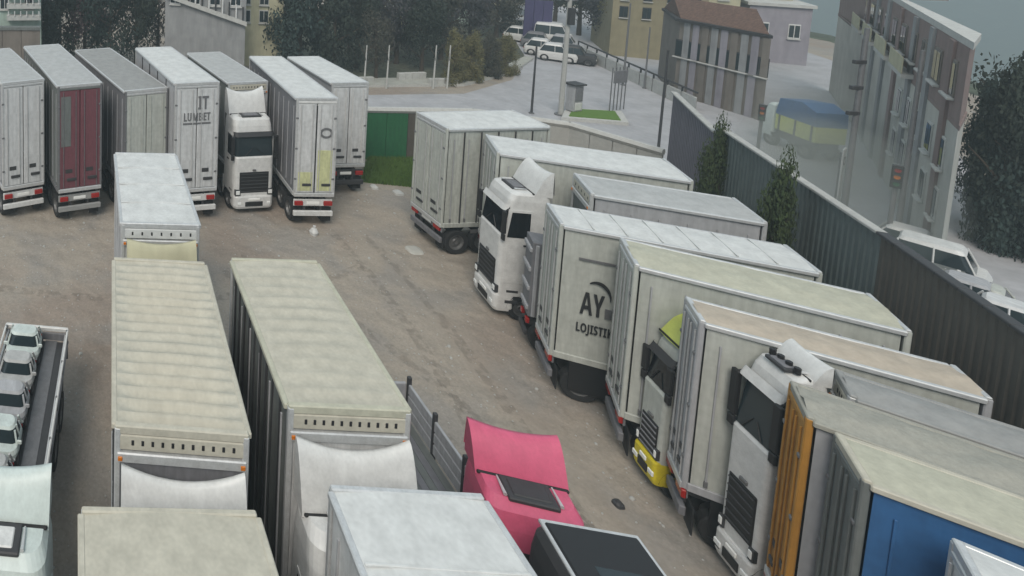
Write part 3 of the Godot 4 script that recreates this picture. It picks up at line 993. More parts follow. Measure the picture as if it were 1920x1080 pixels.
func back_row() -> void:
	var g := "trailers parked in the back row"
	trailer({label = "white box trailer at the far left end of the back row", group = g, x = -1.87, z = 17.76, yaw = -19.8, W = 1.38, L = 4.2, H = 4.48, side = "curtain_cool", door = "white_side", roof = "grey_roof"})
	var t := trailer({label = "trailer with maroon red rear doors in the back row", group = g, x = -0.12, z = 17.6, yaw = -15.2, W = 1.43, L = 5.2, H = 4.44, side = "curtain_dark", door = "maroon", roof = "grey_roof", rods = "steel", bar = "dull_roof", frame = "steel", header = "curtain_dark"})
	box(t, "grey_patch", Vector3(-0.62, 2.5, 0.024), Vector3(-0.3, 4.1, 0.034), M.curtain_dark, 0.004)
	trailer({label = "plain grey trailer in the back row right of the maroon doors", group = g, x = 1.97, z = 17.83, yaw = -15.6, W = 1.47, L = 5.3, H = 4.2, side = "curtain_slate", door = "curtain", roof = "dull_roof", rods = "curtain", frame = "steel"})
	t = trailer({label = "white trailer with dark lettering high on its rear doors", group = g, x = 3.5, z = 17.62, yaw = -8.5, W = 1.42, L = 4.5, H = 4.51, side = "curtain_cool", door = "white_side", roof = "white_roof", posts = 4})
	lettering(t, "lettering", "IT", 0.42, 0.34, Vector3(0.2, 3.88, 0.03), 0.0, M.steel)
	lettering(t, "lettering", "LUMBET", 0.26, 0.86, Vector3(0.0, 3.44, 0.03), 0.0, M.steel)
	box(t, "underline", Vector3(-0.45, 3.2, 0.02), Vector3(0.45, 3.26, 0.032), M.steel, 0.004)
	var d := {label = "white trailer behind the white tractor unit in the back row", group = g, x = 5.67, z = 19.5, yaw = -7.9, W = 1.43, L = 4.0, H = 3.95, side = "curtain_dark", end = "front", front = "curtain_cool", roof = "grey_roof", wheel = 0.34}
	trailer(d)
	tractor({label = "white tractor unit with black grille facing out of the back row", at = Vector3(6.21, 0, -18.18), yaw = -6.0, W = 1.32, L = 1.0, roof = 3.15, top = 3.95, ws = [0.6, 0.84], screen = "sky_glass", chassis = 0.7})
	t = trailer({label = "white trailer with pale yellow lower door panels in the back row", group = g, x = 7.18, z = 17.43, yaw = 1.4, W = 1.25, L = 4.9, H = 4.12, side = "curtain_slate", door = "white_side", roof = "white_roof", header = "white"})
	for s: int in [-1, 1]:
		box(t, "yellow_panel", Vector3(s * 0.29 - 0.22, 1.2, 0.024), Vector3(s * 0.29 + 0.22, 2.15 + s * 0.35, 0.034), M.pale_olive, 0.004)
	box(t, "door_gap", Vector3(-0.02, 1.14, 0.02), Vector3(0.02, 3.9, 0.028), M.rubber, 0.004)
	var st := sheet()
	for i in 20:
		var a0 := TAU * i / 20.0
		var a1 := TAU * (i + 1) / 20.0
		var c := Vector3(0.3, 3.05, 0.04)
		quad(st, c + Vector3(cos(a0) * 0.2, sin(a0) * 0.17, 0), c + Vector3(cos(a1) * 0.2, sin(a1) * 0.17, 0), c + Vector3(cos(a1) * 0.13, sin(a1) * 0.1, 0), c + Vector3(cos(a0) * 0.13, sin(a0) * 0.1, 0))
	put(st, "round_emblem", M.steel, t)
	trailer({label = "white trailer at the right end of the back row beside the grass", group = g, x = 9.16, z = 19.42, yaw = -3.2, W = 1.29, L = 3.4, H = 3.97, side = "curtain_cool", door = "white_side", roof = "white_roof", rods = "white", bar = "dark_steel"})

func centre_rows() -> void:
	var g := "curtain-side lorries in the middle of the yard"
	var e1 := {label = "short white-roofed trailer standing in front of the back row", group = g, x = 1.10, z = 10.26, yaw = 2.9, W = 1.41, L = 3.03, H = 4.2, side = "white_side", end = "front", roof = "white_roof", front = "white_side", vents = 7, lip = "white_roof", bows = 4, sag = 0.004, seams = 3}
	trailer(e1)
	tractor({label = "cream tractor unit between the white roof and the ribbed beige roof", at = ahead(e1, 1.05), yaw = 2.9, W = 1.3, L = 0.9, roof = 3.2, top = 4.02, dish = 0.1, cap = "cream_wall", chassis = 0.5})
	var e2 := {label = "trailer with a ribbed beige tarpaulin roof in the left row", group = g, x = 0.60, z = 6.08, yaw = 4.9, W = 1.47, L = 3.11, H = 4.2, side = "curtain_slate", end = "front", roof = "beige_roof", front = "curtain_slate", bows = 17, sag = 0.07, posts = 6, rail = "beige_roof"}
	trailer(e2)
	tractor({label = "white tractor unit under the front of the ribbed beige trailer", at = ahead(e2, 0.98), yaw = 4.9, W = 1.4, L = 0.82, roof = 3.1, top = 3.92, dish = 0.16, cap = "white", chassis = 0.5})
	trailer({label = "plain beige trailer roof at the bottom left edge of the picture", group = g, x = 0.15, z = 3.1, yaw = 1.2, W = 1.68, L = 2.05, H = 4.2, side = "curtain", end = "plain", roof = "beige_roof", bows = 3, sag = 0.004, seams = 2, rail = "beige_roof"})
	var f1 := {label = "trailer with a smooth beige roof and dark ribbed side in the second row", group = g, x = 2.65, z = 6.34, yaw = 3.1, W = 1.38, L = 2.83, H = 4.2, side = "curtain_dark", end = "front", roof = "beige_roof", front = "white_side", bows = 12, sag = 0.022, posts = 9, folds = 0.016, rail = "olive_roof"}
	trailer(f1)
	tractor({label = "white tractor unit with a dark roof hatch beside the flatbed", at = ahead(f1, 0.96), yaw = 3.1, W = 1.34, L = 0.84, roof = 3.3, top = 3.96, dish = 0.2, chassis = 0.5})
	trailer({label = "smooth white trailer roof in the foreground left of the pink cab", group = g, x = 2.49, z = 1.92, yaw = 3.5, W = 1.47, L = 3.45, H = 4.2, side = "white_side", end = "plain", roof = "white_roof", bows = 3, sag = 0.002, seams = 4})
	# flatbed and pink tractor
	var n := thing("flatbed_trailer", "empty grey flatbed trailer with stakes behind the pink tractor unit", "trailer", Vector3(5.5, 0, -7.3), deg_to_rad(-1.0))
	box(n, "deck", Vector3(-0.58, 0.9, -2.36), Vector3(0.58, 1.0, 0.0), M.curtain_dark)
	for k in 9:
		box(n, "plank", Vector3(-0.56 + k * 0.1245, 1.002, -2.35), Vector3(-0.44 + k * 0.1245, 1.02, -0.01), [M.curtain_dark, M.curtain_slate][k % 2], 0.004)
	for s: int in [-1, 1]:
		for k in 3:
			box(n, "side_board", Vector3(s * 0.6 - 0.025, 1.03 + k * 0.2, -2.35), Vector3(s * 0.6 + 0.025, 1.21 + k * 0.2, -0.02), M.curtain_cool)
		for k in 4:
			box(n, "stake", Vector3(s * 0.6 - 0.035, 0.85, -0.1 - k * 0.74 - 0.03), Vector3(s * 0.6 + 0.035, 1.74, -0.1 - k * 0.74 + 0.03), M.dark_steel)
		box(n, "chassis_beam", Vector3(s * 0.25 - 0.05, 0.6, -2.3), Vector3(s * 0.25 + 0.05, 0.89, -0.1), M.dark_steel)
		for k in 2:
			wheel(n, Vector3(s * 0.45, 0.36, -1.85 + k * 0.78), 0.36, 0.2, s)
	box(n, "tailboard", Vector3(-0.57, 1.03, -2.39), Vector3(0.57, 1.6, -2.34), M.curtain_cool)
	tractor({label = "bright pink tractor unit with a tall roof deflector", at = Vector3(5.6, 0, -6.1), yaw = 16.0, W = 1.06, L = 1.0, roof = 2.85, top = 3.26, dish = 0.12, paint = "pink", cap = "pink", hatch = "dark_steel", visor = "black", chassis = 0.4})
	tractor({label = "dark lorry cab roof with a pale rim in front of the pink cab", at = Vector3(5.5, 0, -4.7), yaw = 11.0, W = 1.12, L = 1.12, roof = 3.3, paint = "dark_steel", roof_panel = "black", hatch = "sky_glass", chassis = 0.0})
	# car transporter at the left edge
	n = thing("car_transporter", "low open car transporter trailer with double side rails at the left edge", "trailer", Vector3(-1.01, 0, -7.0), deg_to_rad(-6.9))
	box(n, "deck", Vector3(-0.62, 1.1, -4.2), Vector3(0.62, 1.2, 0.0), M.dark_steel)
	for s: int in [-1, 1]:
		for k in 3:
			rod(n, "side_rail", Vector3(s * (0.63 - 0.045 * (k % 2)), 1.22 + k * 0.13, -4.2), Vector3(s * (0.63 - 0.045 * (k % 2)), 1.22 + k * 0.13, 0.0), 0.022, [M.curtain_slate, M.aluminium, M.white][k], 7)
		for k in 6:
			rod(n, "rail_post", Vector3(s * 0.62, 0.9, -4.15 + k * 0.8), Vector3(s * 0.62, 1.5, -4.15 + k * 0.8), 0.025, M.steel, 6)
		box(n, "ramp_track", Vector3(s * 0.3 - 0.12, 1.2, -4.2), Vector3(s * 0.3 + 0.12, 1.215, 0.0), M.steel)
		box(n, "chassis_beam", Vector3(s * 0.3 - 0.06, 0.6, -4.1), Vector3(s * 0.3 + 0.06, 1.1, -0.1), M.dark_steel)
		for k in 2:
			wheel(n, Vector3(s * 0.5, 0.34, -3.5 + k * 0.76), 0.34, 0.2, s)
	box(n, "end_rail", Vector3(-0.64, 1.42, -4.24), Vector3(0.64, 1.5, -4.18), M.white)
	box(n, "end_board", Vector3(-0.62, 1.22, -4.23), Vector3(0.62, 1.38, -4.19), M.curtain_slate)
	var names := ["pale teal hatchback at the far end of the car transporter", "white hatchback second from the far end of the transporter", "pale grey hatchback third from the far end of the transporter", "pale teal hatchback fourth from the far end of the transporter", "grey hatchback fifth from the far end of the transporter", "white hatchback nearest the transporter cab"]
	for i in 6:
		var c := car("carried_car", names[i], Vector3(-0.74 - i * 0.085, 1.216, -10.75 + i * 0.68), deg_to_rad(-6.9), [M.teal_white, M.grey_roof, M.curtain_cool, M.teal_white, M.grey_roof, M.white][i], 0.62, 0.66, 0.5, "cars on the transporter")
		c.set_meta("category", "car")
	tractor({label = "pale teal lorry cab pulling the car transporter at the left edge", at = Vector3(-0.82, 0, -5.45), yaw = 5.0, W = 1.3, L = 1.0, roof = 3.0, top = 3.42, dish = 0.16, paint = "teal_white", cap = "teal_white", hatch = "white", chassis = 0.45})

func right_row() -> void:
	var g := "trailers parked along the fence"
	trailer({label = "pale trailer at the far end of the fence row beside the green panel", group = g, x = 10.75, z = 17.24, yaw = 86.7, W = 1.33, L = 3.0, H = 3.75, side = "curtain", door = "curtain", roof = "white_roof", hf = 0.95, bar = "curtain_slate", posts = 5, frame = "curtain"})
	trailer({label = "second trailer of the fence row behind the white tractor unit", group = g, x = 11.77, z = 15.72, yaw = 114.7, W = 1.30, L = 3.67, H = 3.66, side = "curtain", door = "curtain", roof = "white_roof", hf = 0.95, bar = "curtain_slate", frame = "curtain"})
	trailer({label = "cool grey trailer pulled by the white tractor unit beside the logo trailer", group = g, x = 12.2, z = 13.4, yaw = 115.5, W = 1.1, L = 2.7, H = 3.65, side = "curtain_cool", end = "front", front = "curtain_dark", roof = "grey_roof", hf = 0.95, bar = "curtain_slate", vents = 5, wheel = 0.32})
	tractor({label = "white tractor unit with dark side window beside the logo trailer", at = Vector3(10.6, 0, -13.85), yaw = 100.0, W = 0.98, L = 1.05, roof = 3.2, top = 3.75, dish = 0.1, visor = "white", ws = [0.66, 0.88], chassis = 0.3})
	tipper()
	var d := {label = "grey trailer with a black arc logo and lettering on its side", group = g, x = 10.40, z = 12.0, yaw = 115.6, W = 0.92, L = 3.54, H = 3.65, side = "curtain", door = "curtain", roof = "white_roof", hf = 0.95, bar = "curtain_slate", frame = "curtain", folds = 0.004, wheel = 0.32, skirt = true, straps = false, seams = 6}
	var t := trailer(d)
	logo(t, 0.46)
	trailer({label = "grey trailer with a tied pale tarpaulin roof right of the logo trailer", group = g, x = 10.61, z = 10.56, yaw = 122.5, W = 1.0, L = 2.95, H = 3.73, side = "curtain", door = "curtain", roof = "olive_roof", hf = 0.95, bar = "curtain_slate", frame = "curtain", wheel = 0.32, wrinkle = 0.03, bows = 10, skirt = true})
	tractor({label = "tractor unit with a lime green cap and yellow side", at = Vector3(10.13, 0, -9.30), yaw = 104.0, W = 0.5, L = 0.62, roof = 2.75, top = 3.2, dish = 0.08, paint = "curtain", door = "yellow", cap_from = 0.22, lower = "yellow", cap = "lime", slat = "curtain_slate", ws = [0.66, 0.88], chassis = 0.0, wheel = 0.26})
	trailer({label = "trailer with a brownish tan roof behind the nearest white cab", group = g, x = 10.18, z = 8.98, yaw = 122.7, W = 0.66, L = 2.6, H = 3.66, side = "curtain", door = "curtain_cool", roof = "tan_roof", hf = 0.95, bar = "curtain_slate", frame = "curtain_cool", wheel = 0.3, wrinkle = 0.03, skirt = true})
	trailer({label = "trailer with a dull grey roof pulled by the nearest white cab", group = g, x = 10.72, z = 7.53, yaw = 130.5, W = 0.58, L = 2.0, H = 3.62, side = "curtain_slate", end = "front", front = "curtain_dark", roof = "dull_roof", hf = 0.95, bar = "curtain_slate", vents = 4, wheel = 0.3, wrinkle = 0.03, rail = "dull_roof"})
	tractor({label = "nearest white tractor unit with roof lamps beside the orange trailer", at = Vector3(9.95, 0, -7.8), yaw = 103.0, W = 0.6, L = 0.6, roof = 3.55, top = 3.78, dish = 0.05, paint = "white", cap = "white", visor = "white", screen = "sky_glass", ws = [0.66, 0.9], lamps = true, chassis = 0.0, wheel = 0.33})
	trailer({label = "trailer with an orange rear end and wrinkled grey tarpaulin roof", group = g, x = 9.84, z = 7.32, yaw = 130.5, W = 0.74, L = 2.6, H = 3.63, side = "curtain_cool", door = "orange", roof = "worn_roof", hf = 0.9, bar = "curtain_slate", frame = "orange", rods = "orange", wheel = 0.3, wrinkle = 0.06, rail = "worn_roof", header = "orange"})
	trailer({label = "trailer with a bright blue side and dark grey rear end", group = g, x = 9.43, z = 6.55, yaw = 127.5, W = 0.75, L = 2.6, H = 3.63, side = "blue", strap = "blue", door = "curtain_dark", roof = "olive_roof", hf = 0.9, bar = "curtain_slate", frame = "curtain_dark", rods = "curtain_dark", wheel = 0.3, rail = "beige_roof", header = "curtain_dark"})
	trailer({label = "white trailer roof at the bottom right corner of the picture", group = g, x = 9.08, z = 5.37, yaw = 132.5, W = 0.7, L = 2.2, H = 3.61, side = "white_side", door = "white_side", roof = "white_roof", hf = 0.9, bar = "curtain_slate", wheel = 0.3})

func tipper() -> void:
	var n := thing("tipper_trailer", "low grey tipper trailer squeezed between the white cab and the logo trailer", "trailer", Vector3(10.6, 0, -12.62), deg_to_rad(-116.0))
	box(n, "body", Vector3(-0.26, 0.8, -1.25), Vector3(0.26, 2.55, 0.0), M.curtain_slate)
	for k in 5:
		for s: int in [-1, 1]:
			box(n, "rib", Vector3(s * 0.27 - 0.02, 0.82, -1.2 + k * 0.27), Vector3(s * 0.27 + 0.02, 2.5, -1.13 + k * 0.27), M.curtain_cool)
	for k in 4:
		box(n, "rear_rib", Vector3(-0.25, 0.95 + k * 0.45, -0.01), Vector3(0.25, 1.05 + k * 0.45, 0.04), M.curtain_cool)
	for s: int in [-1, 1]:
		box(n, "tail_lamp", Vector3(s * 0.18 - 0.06, 0.62, -0.05), Vector3(s * 0.18 + 0.06, 0.74, 0.02), M.red_lamp)
		for k in 2:
			wheel(n, Vector3(s * 0.17, 0.31, -0.36 - k * 0.66), 0.31, 0.18, s)
		box(n, "chassis_beam", Vector3(s * 0.1 - 0.04, 0.55, -1.2), Vector3(s * 0.1 + 0.04, 0.8, -0.04), M.dark_steel)
	box(n, "bumper", Vector3(-0.25, 0.34, -0.02), Vector3(0.25, 0.46, 0.04), M.dark_steel)

func logo(t: Node3D, hw: float) -> void:
	var x := hw + 0.028
	# black arc over the letters
	var st := sheet()
	for i in 14:
		var a0 := lerpf(2.2, -0.15, i / 14.0)
		var a1 := lerpf(2.2, -0.15, (i + 1) / 14.0)
		var w0 := 0.03 + 0.05 * sin(PI * i / 14.0)
		var w1 := 0.03 + 0.05 * sin(PI * (i + 1) / 14.0)
		var c := Vector3(x, 2.33, -0.62)
		quad(st, c + Vector3(0, sin(a0) * 0.32, -cos(a0) * 0.22), c + Vector3(0, sin(a1) * 0.32, -cos(a1) * 0.22), c + Vector3(0, sin(a1) * (0.32 - w1), -cos(a1) * (0.22 - w1 * 0.6)), c + Vector3(0, sin(a0) * (0.32 - w0), -cos(a0) * (0.22 - w0 * 0.6)))
	put(st, "logo_arc", M.ink, t)
	lettering(t, "logo_letters", "AY", 0.46, 0.36, Vector3(x - 0.012, 2.13, -0.56), PI * 0.5, M.ink)
	lettering(t, "logo_letters", "LOJISTIK", 0.24, 0.56, Vector3(x - 0.012, 1.62, -0.62), PI * 0.5, M.ink)
	box(t, "logo_block", Vector3(x - 0.01, 1.92, -0.92), Vector3(x + 0.004, 2.12, -0.76), M.steel, 0.003)
	box(t, "side_strip", Vector3(x - 0.012, 3.02, -0.95), Vector3(x, 3.07, -0.3), M.steel, 0.003)

func boundary() -> void:
	# tall sheet fence between the yard and the street
	var n := thing("sheet_metal_fence", "tall dark sheet metal fence between the trailers and the street", "fence")
	fence_run(n, Vector3(19.6, 0, -18.3), Vector3(17.3, 0, -15.0), 4.0, 9, [M.fence_lilac], M.concrete)
	fence_run(n, Vector3(17.3, 0, -15.0), Vector3(14.55, 0, -9.9), 4.2, 13, [M.fence_slate], M.concrete)
	fence_run(n, Vector3(14.55, 0, -9.9), Vector3(11.2, 0, -4.1), 4.2, 15, [M.fence_brown], M.dark_steel)
	# low wall with green panels at the back of the yard
	n = thing("boundary_wall", "low concrete wall with pale coping behind the back of the yard", "wall")
	var a: Vector3 = Vector3(11.10, 0, -22.42)
	var pts := [a, Vector3(16.0, 0, -22.2), Vector3(18.6, 0, -20.8), Vector3(19.6, 0, -18.4)]
	for i in 3:
		var p: Vector3 = pts[i]
		var q: Vector3 = pts[i + 1]
		var k := 6 if i == 0 else 4
		for j in k:
			var u := p.lerp(q, float(j) / k)
			var v := p.lerp(q, float(j + 1) / k)
			var st := sheet()
			var e := (v - u).normalized() * 0.01
			var o := Vector3(-e.z, 0, e.x) * 8.0
			quad(st, u + e, v - e, v - e + Vector3(0, 1.95, 0), u + e + Vector3(0, 1.95, 0))
			quad(st, u + e + o, v - e + o, v - e + o + Vector3(0, 1.95, 0), u + e + o + Vector3(0, 1.95, 0))
			quad(st, u + e, u + e + o, u + e + o + Vector3(0, 1.95, 0), u + e + Vector3(0, 1.95, 0))
			put(st, "panel", [M.fence_slate, M.fence_green, M.fence_green, M.fence_brown][j % 4] if i == 0 else M.concrete, n)
			st = sheet()
			tube(st, u + o * 0.5 + Vector3(0, 2.0, 0), v + o * 0.5 + Vector3(0, 2.0, 0), 0.12, 6)
			put(st, "coping", M.kerb, n)
	grass_patch("grass_patch", "bright green grass along the wall beside the back row", [[Vector3(10.82, 0, -20.37), Vector3(12.51, 0, -19.97), Vector3(13.91, 0, -22.33), Vector3(12.10, 0, -22.33)]], 9000, 0.22, M.grass)
	for b in [[Vector3(16.95, 0, -14.6), 4.4, 0.5, "leaf_green", "broad bush growing over the far part of the tall fence"], [Vector3(15.0, 0, -11.7), 4.75, 0.5, "leaf_green", "narrow dark bush standing against the middle of the tall fence"]]:
		tree("fence_bush", b[4], "column", b[0], b[1], b[2], b[3], "bushes along the fence", 0.05, "bush")

func street() -> void:
	# traffic island with kiosk and sign frame
	var n := thing("traffic_island", "kerbed traffic island on the road behind the far trailers", "traffic island")
	var a: Vector3 = Vector3(23.22, 0, -26.44)
	var b: Vector3 = Vector3(25.71, 0, -25.78)
	var c: Vector3 = Vector3(26.81, 0, -27.27)
	var d: Vector3 = Vector3(24.50, 0, -27.70)
	block(n, "kerb_ring", [a, b, c, d], 0.0, 0.16, M.kerb)
	block(n, "planting_bed", [a.lerp(c, 0.12), b.lerp(d, 0.12), c.lerp(a, 0.12), d.lerp(b, 0.12)], 0.1, 0.2, M.grass)
	n = thing("signal_cabinet", "grey control cabinet on the traffic island", "cabinet", Vector3(24.48, 0, -27.27) + Vector3(0, 0.2, 0), 0.2)
	box(n, "body", Vector3(-0.26, 0, -0.2), Vector3(0.26, 1.25, 0.2), M.curtain_cool)
	box(n, "door", Vector3(-0.22, 0.5, 0.2), Vector3(0.22, 1.18, 0.225), M.curtain_slate)
	box(n, "top", Vector3(-0.34, 1.25, -0.28), Vector3(0.34, 1.33, 0.28), M.dark_steel)
	box(n, "lower_panel", Vector3(-0.2, 0.06, 0.2), Vector3(0.2, 0.42, 0.225), M.white)
	n = thing("sign_frame", "dark sign board on a frame of thin posts on the island", "sign", Vector3(26.55, 0, -27.27) + Vector3(0, 0.2, 0), 0.25)
	for k in 5:
		rod(n, "post", Vector3(-0.46 + k * 0.23, 0, 0), Vector3(-0.46 + k * 0.23, 2.1, 0), 0.025, M.steel, 6)
	box(n, "board", Vector3(-0.42, 1.35, 0.03), Vector3(0.42, 1.95, 0.08), M.curtain_slate)
	# poles
	var g := "street poles"
	pole("street_pole", "thin dark pole on the road left of the traffic island", Vector3(22.55, 0, -27.34), 3.3, 0.05, M.dark_steel, g)
	n = pole("lamp_post", "tall pale lamp post at the left end of the traffic island", Vector3(23.77, 0, -27.13), 6.5, 0.11, M.concrete, g)
	box(n, "switch_box", Vector3(-0.12, 4.4, 0.06), Vector3(0.12, 5.2, 0.24), M.dark_steel)
	box(n, "bracket", Vector3(-0.22, 5.5, -0.04), Vector3(0.34, 5.62, 0.05), M.steel)
	pole("street_pole", "thin dark pole behind the lilac end of the fence", Vector3(23.43, 0, -22.23), 4.4, 0.045, M.dark_steel, g)
	pole("street_pole", "thin pale pole in front of the ochre house", Vector3(31.13, 0, -31.73), 4.6, 0.05, M.steel, g)
	pole("street_pole", "thin pale pole beside the road parapet", Vector3(31.76, 0, -31.17), 3.4, 0.04, M.steel, g)
	n = pole("utility_pole", "tall grey utility pole with brackets rising behind the fence", Vector3(24.35, 0, -17.45), 6.3, 0.075, M.steel, g)
	for k in 3:
		box(n, "bracket", Vector3(-0.28, 3.6 + k * 0.8, -0.05), Vector3(0.05, 3.72 + k * 0.8, 0.06), M.dark_steel)
	n = pole("street_pole", "slim tall grey pole right of the traffic light behind the fence", Vector3(24.42, 0, -16.31), 5.9, 0.06, M.steel, g)
	n = thing("parking_sign", "pale upright sign panel with a ring beside the utility pole", "sign", Vector3(24.71, 0, -17.92), 0.5)
	box(n, "post", Vector3(-0.03, 0, -0.03), Vector3(0.03, 2.2, 0.03), M.steel)
	box(n, "panel", Vector3(-0.18, 0.5, 0.03), Vector3(0.18, 2.35, 0.07), M.white)
	var st := sheet()
	for i in 16:
		var a0 := TAU * i / 16.0
		var a1 := TAU * (i + 1) / 16.0
		var q := Vector3(0, 1.95, 0.075)
		quad(st, q + Vector3(cos(a0), sin(a0), 0) * 0.14, q + Vector3(cos(a1), sin(a1), 0) * 0.14, q + Vector3(cos(a1), sin(a1), 0) * 0.1, q + Vector3(cos(a0), sin(a0), 0) * 0.1)
	put(st, "ring", M.dark_steel, n)
	var tg := "traffic lights on the street"
	traffic_light("black traffic light on a short post in front of the slim pole", Vector3(23.97, 0, -16.18), 2.6, -0.9, tg)
	traffic_light("black traffic light far left on the street beside the blue lorry", Vector3(28.25, 0, -22.97), 2.0, -0.9, tg)
	# parapet along the road
	n = thing("road_parapet", "pale concrete parapet with a dark rail climbing beside the road", "wall")
	var p0: Vector3 = Vector3(34.19, 0, -38.14)
	var p1: Vector3 = Vector3(30.54, 0, -27.41)
	for k in 10:
		var u := p0.lerp(p1, k / 10.0)
		var v := p0.lerp(p1, (k + 0.94) / 10.0)
		block(n, "parapet_block", [u, v, v + Vector3(0.2, 0, -0.16), u + Vector3(0.2, 0, -0.16)], 0.0, 0.7, M.slab)
		rod(n, "rail", u + Vector3(0.1, 0.95, -0.08), v + Vector3(0.1, 0.95, -0.08), 0.05, M.dark_steel, 6)
		rod(n, "rail_post", u + Vector3(0.1, 0.7, -0.08), u + Vector3(0.1, 0.95, -0.08), 0.04, M.dark_steel, 6)
	# traffic coming down the road
	var cg := "cars on the far road"
	for k in [[Vector3(37.31, 0, -48.10), 0, 0.2, "white", "white car at the very top of the road"], [Vector3(36.02, 0, -44.88), 0, 0.2, "curtain_cool", "silver car below the topmost white car"], [Vector3(35.11, 0, -44.88), 0, 0.3, "curtain_dark", "grey car at the left edge of the upper road"], [Vector3(33.49, 0, -42.05), 0, 0.2, "white", "white car beside the blue hoarding"], [Vector3(31.93, 0, -38.14), 0, 0.25, "white", "white car at the head of the queue on the left"], [Vector3(31.74, 0, -36.82), 0, 0.25, "white", "white saloon in the queue beside the lamp post"], [Vector3(32.46, 0, -36.31), 0, 0.25, "dark_steel", "dark car at the right end of the queue"], [Vector3(34.38, 0, -39.27), 0, 0.25, "curtain_cool", "silver car behind the lamp post"], [Vector3(38.28, 0, -50.35), 0, 0.2, "curtain_dark", "dark car at the top left of the road"], [Vector3(34.96, 0, -42.73), 0, 0.2, "white", "small white car right of the hoarding"], [Vector3(33.28, 0, -40.15), 0, 0.25, "curtain_slate", "slate grey car above the white queue head"]]:
		var at: Vector3 = k[0]
		car("street_car", k[4], at, 0.55 + k[2], M[k[3]], 2.0, 1.05, 1.1, cg)
	car("delivery_van", "white van standing in the queue on the far road", Vector3(34.42, 0, -40.46), 0.8, M.white, 2.2, 1.2, 1.7, cg, true)
	# cars parked beyond the fence
	var pg := "cars parked beyond the fence"
	var fa := 0.53
	car("parked_car", "white car beyond the fence below the traffic light", Vector3(24.23, 0, -15.77), fa, M.white, 1.6, 0.85, 0.85, pg)
	car("parked_van", "pale minibus behind the white car beyond the fence", Vector3(23.07, 0, -14.60), fa, M.white, 1.5, 0.9, 1.2, pg, true)
	car("parked_car", "dark grey car beyond the fence between two pale cars", Vector3(22.89, 0, -14.18), fa, M.curtain_dark, 1.3, 0.8, 0.75, pg)
	car("parked_car", "silver car with a dark windscreen beyond the brown fence", Vector3(22.58, 0, -13.63), fa, M.curtain_cool, 1.4, 0.8, 0.8, pg)
	car("parked_car", "grey car behind the silver one beyond the brown fence", Vector3(22.79, 0, -13.52), fa, M.curtain, 1.3, 0.8, 0.72, pg)
	car("parked_car", "pale car at the right edge beyond the fence", Vector3(22.17, 0, -12.80), fa, M.white_side, 1.3, 0.8, 0.8, pg)
	# lorry under a blue sheet crossing the street
	n = thing("sheeted_lorry", "lorry with a blue tarpaulin and lime green side on the street", "lorry", Vector3(29.96, 0, -22.92), deg_to_rad(168))
	st = sheet()
	prism(st, PackedVector2Array([Vector2(-1.25, 1.75), Vector2(-1.2, 2.45), Vector2(-0.5, 2.75), Vector2(0.6, 2.6), Vector2(0.75, 1.75)]), -0.62, 0.62)
	put(st, "tarpaulin", M.blue, n)
	n.scale = Vector3.ONE * 0.8
	box(n, "load_body", Vector3(-0.6, 0.95, -1.25), Vector3(0.6, 1.745, 0.75), M.lime)
	for s: int in [-1, 1]:
		for k in 3:
			box(n, "side_post", Vector3(s * 0.61 - 0.02, 0.95, -1.1 + k * 0.8), Vector3(s * 0.61 + 0.02, 1.74, -1.02 + k * 0.8), M.dark_steel)
		for z: float in [-0.8, 0.95]:
			wheel(n, Vector3(s * 0.5, 0.36, z), 0.36, 0.2, s)
	st = sheet()
	loft(st, [[0.5, 1.5, 0.85, 0.6, 0.1], [1.35, 1.48, 0.85, 0.6, 0.1], [2.1, 1.3, 0.88, 0.56, 0.12], [2.2, 1.2, 0.92, 0.5, 0.12]])
	put(st, "cab", M.teal_white, n)
	st = sheet()
	front_patch(st, [1.38, 1.47, 0.85, 0.6, 0.1], [2.0, 1.33, 0.88, 0.57, 0.1], 2, 9)
	put(st, "windscreen", M.glass, n)
	box(n, "chassis", Vector3(-0.4, 0.5, -1.2), Vector3(0.4, 0.94, 0.9), M.dark_steel)

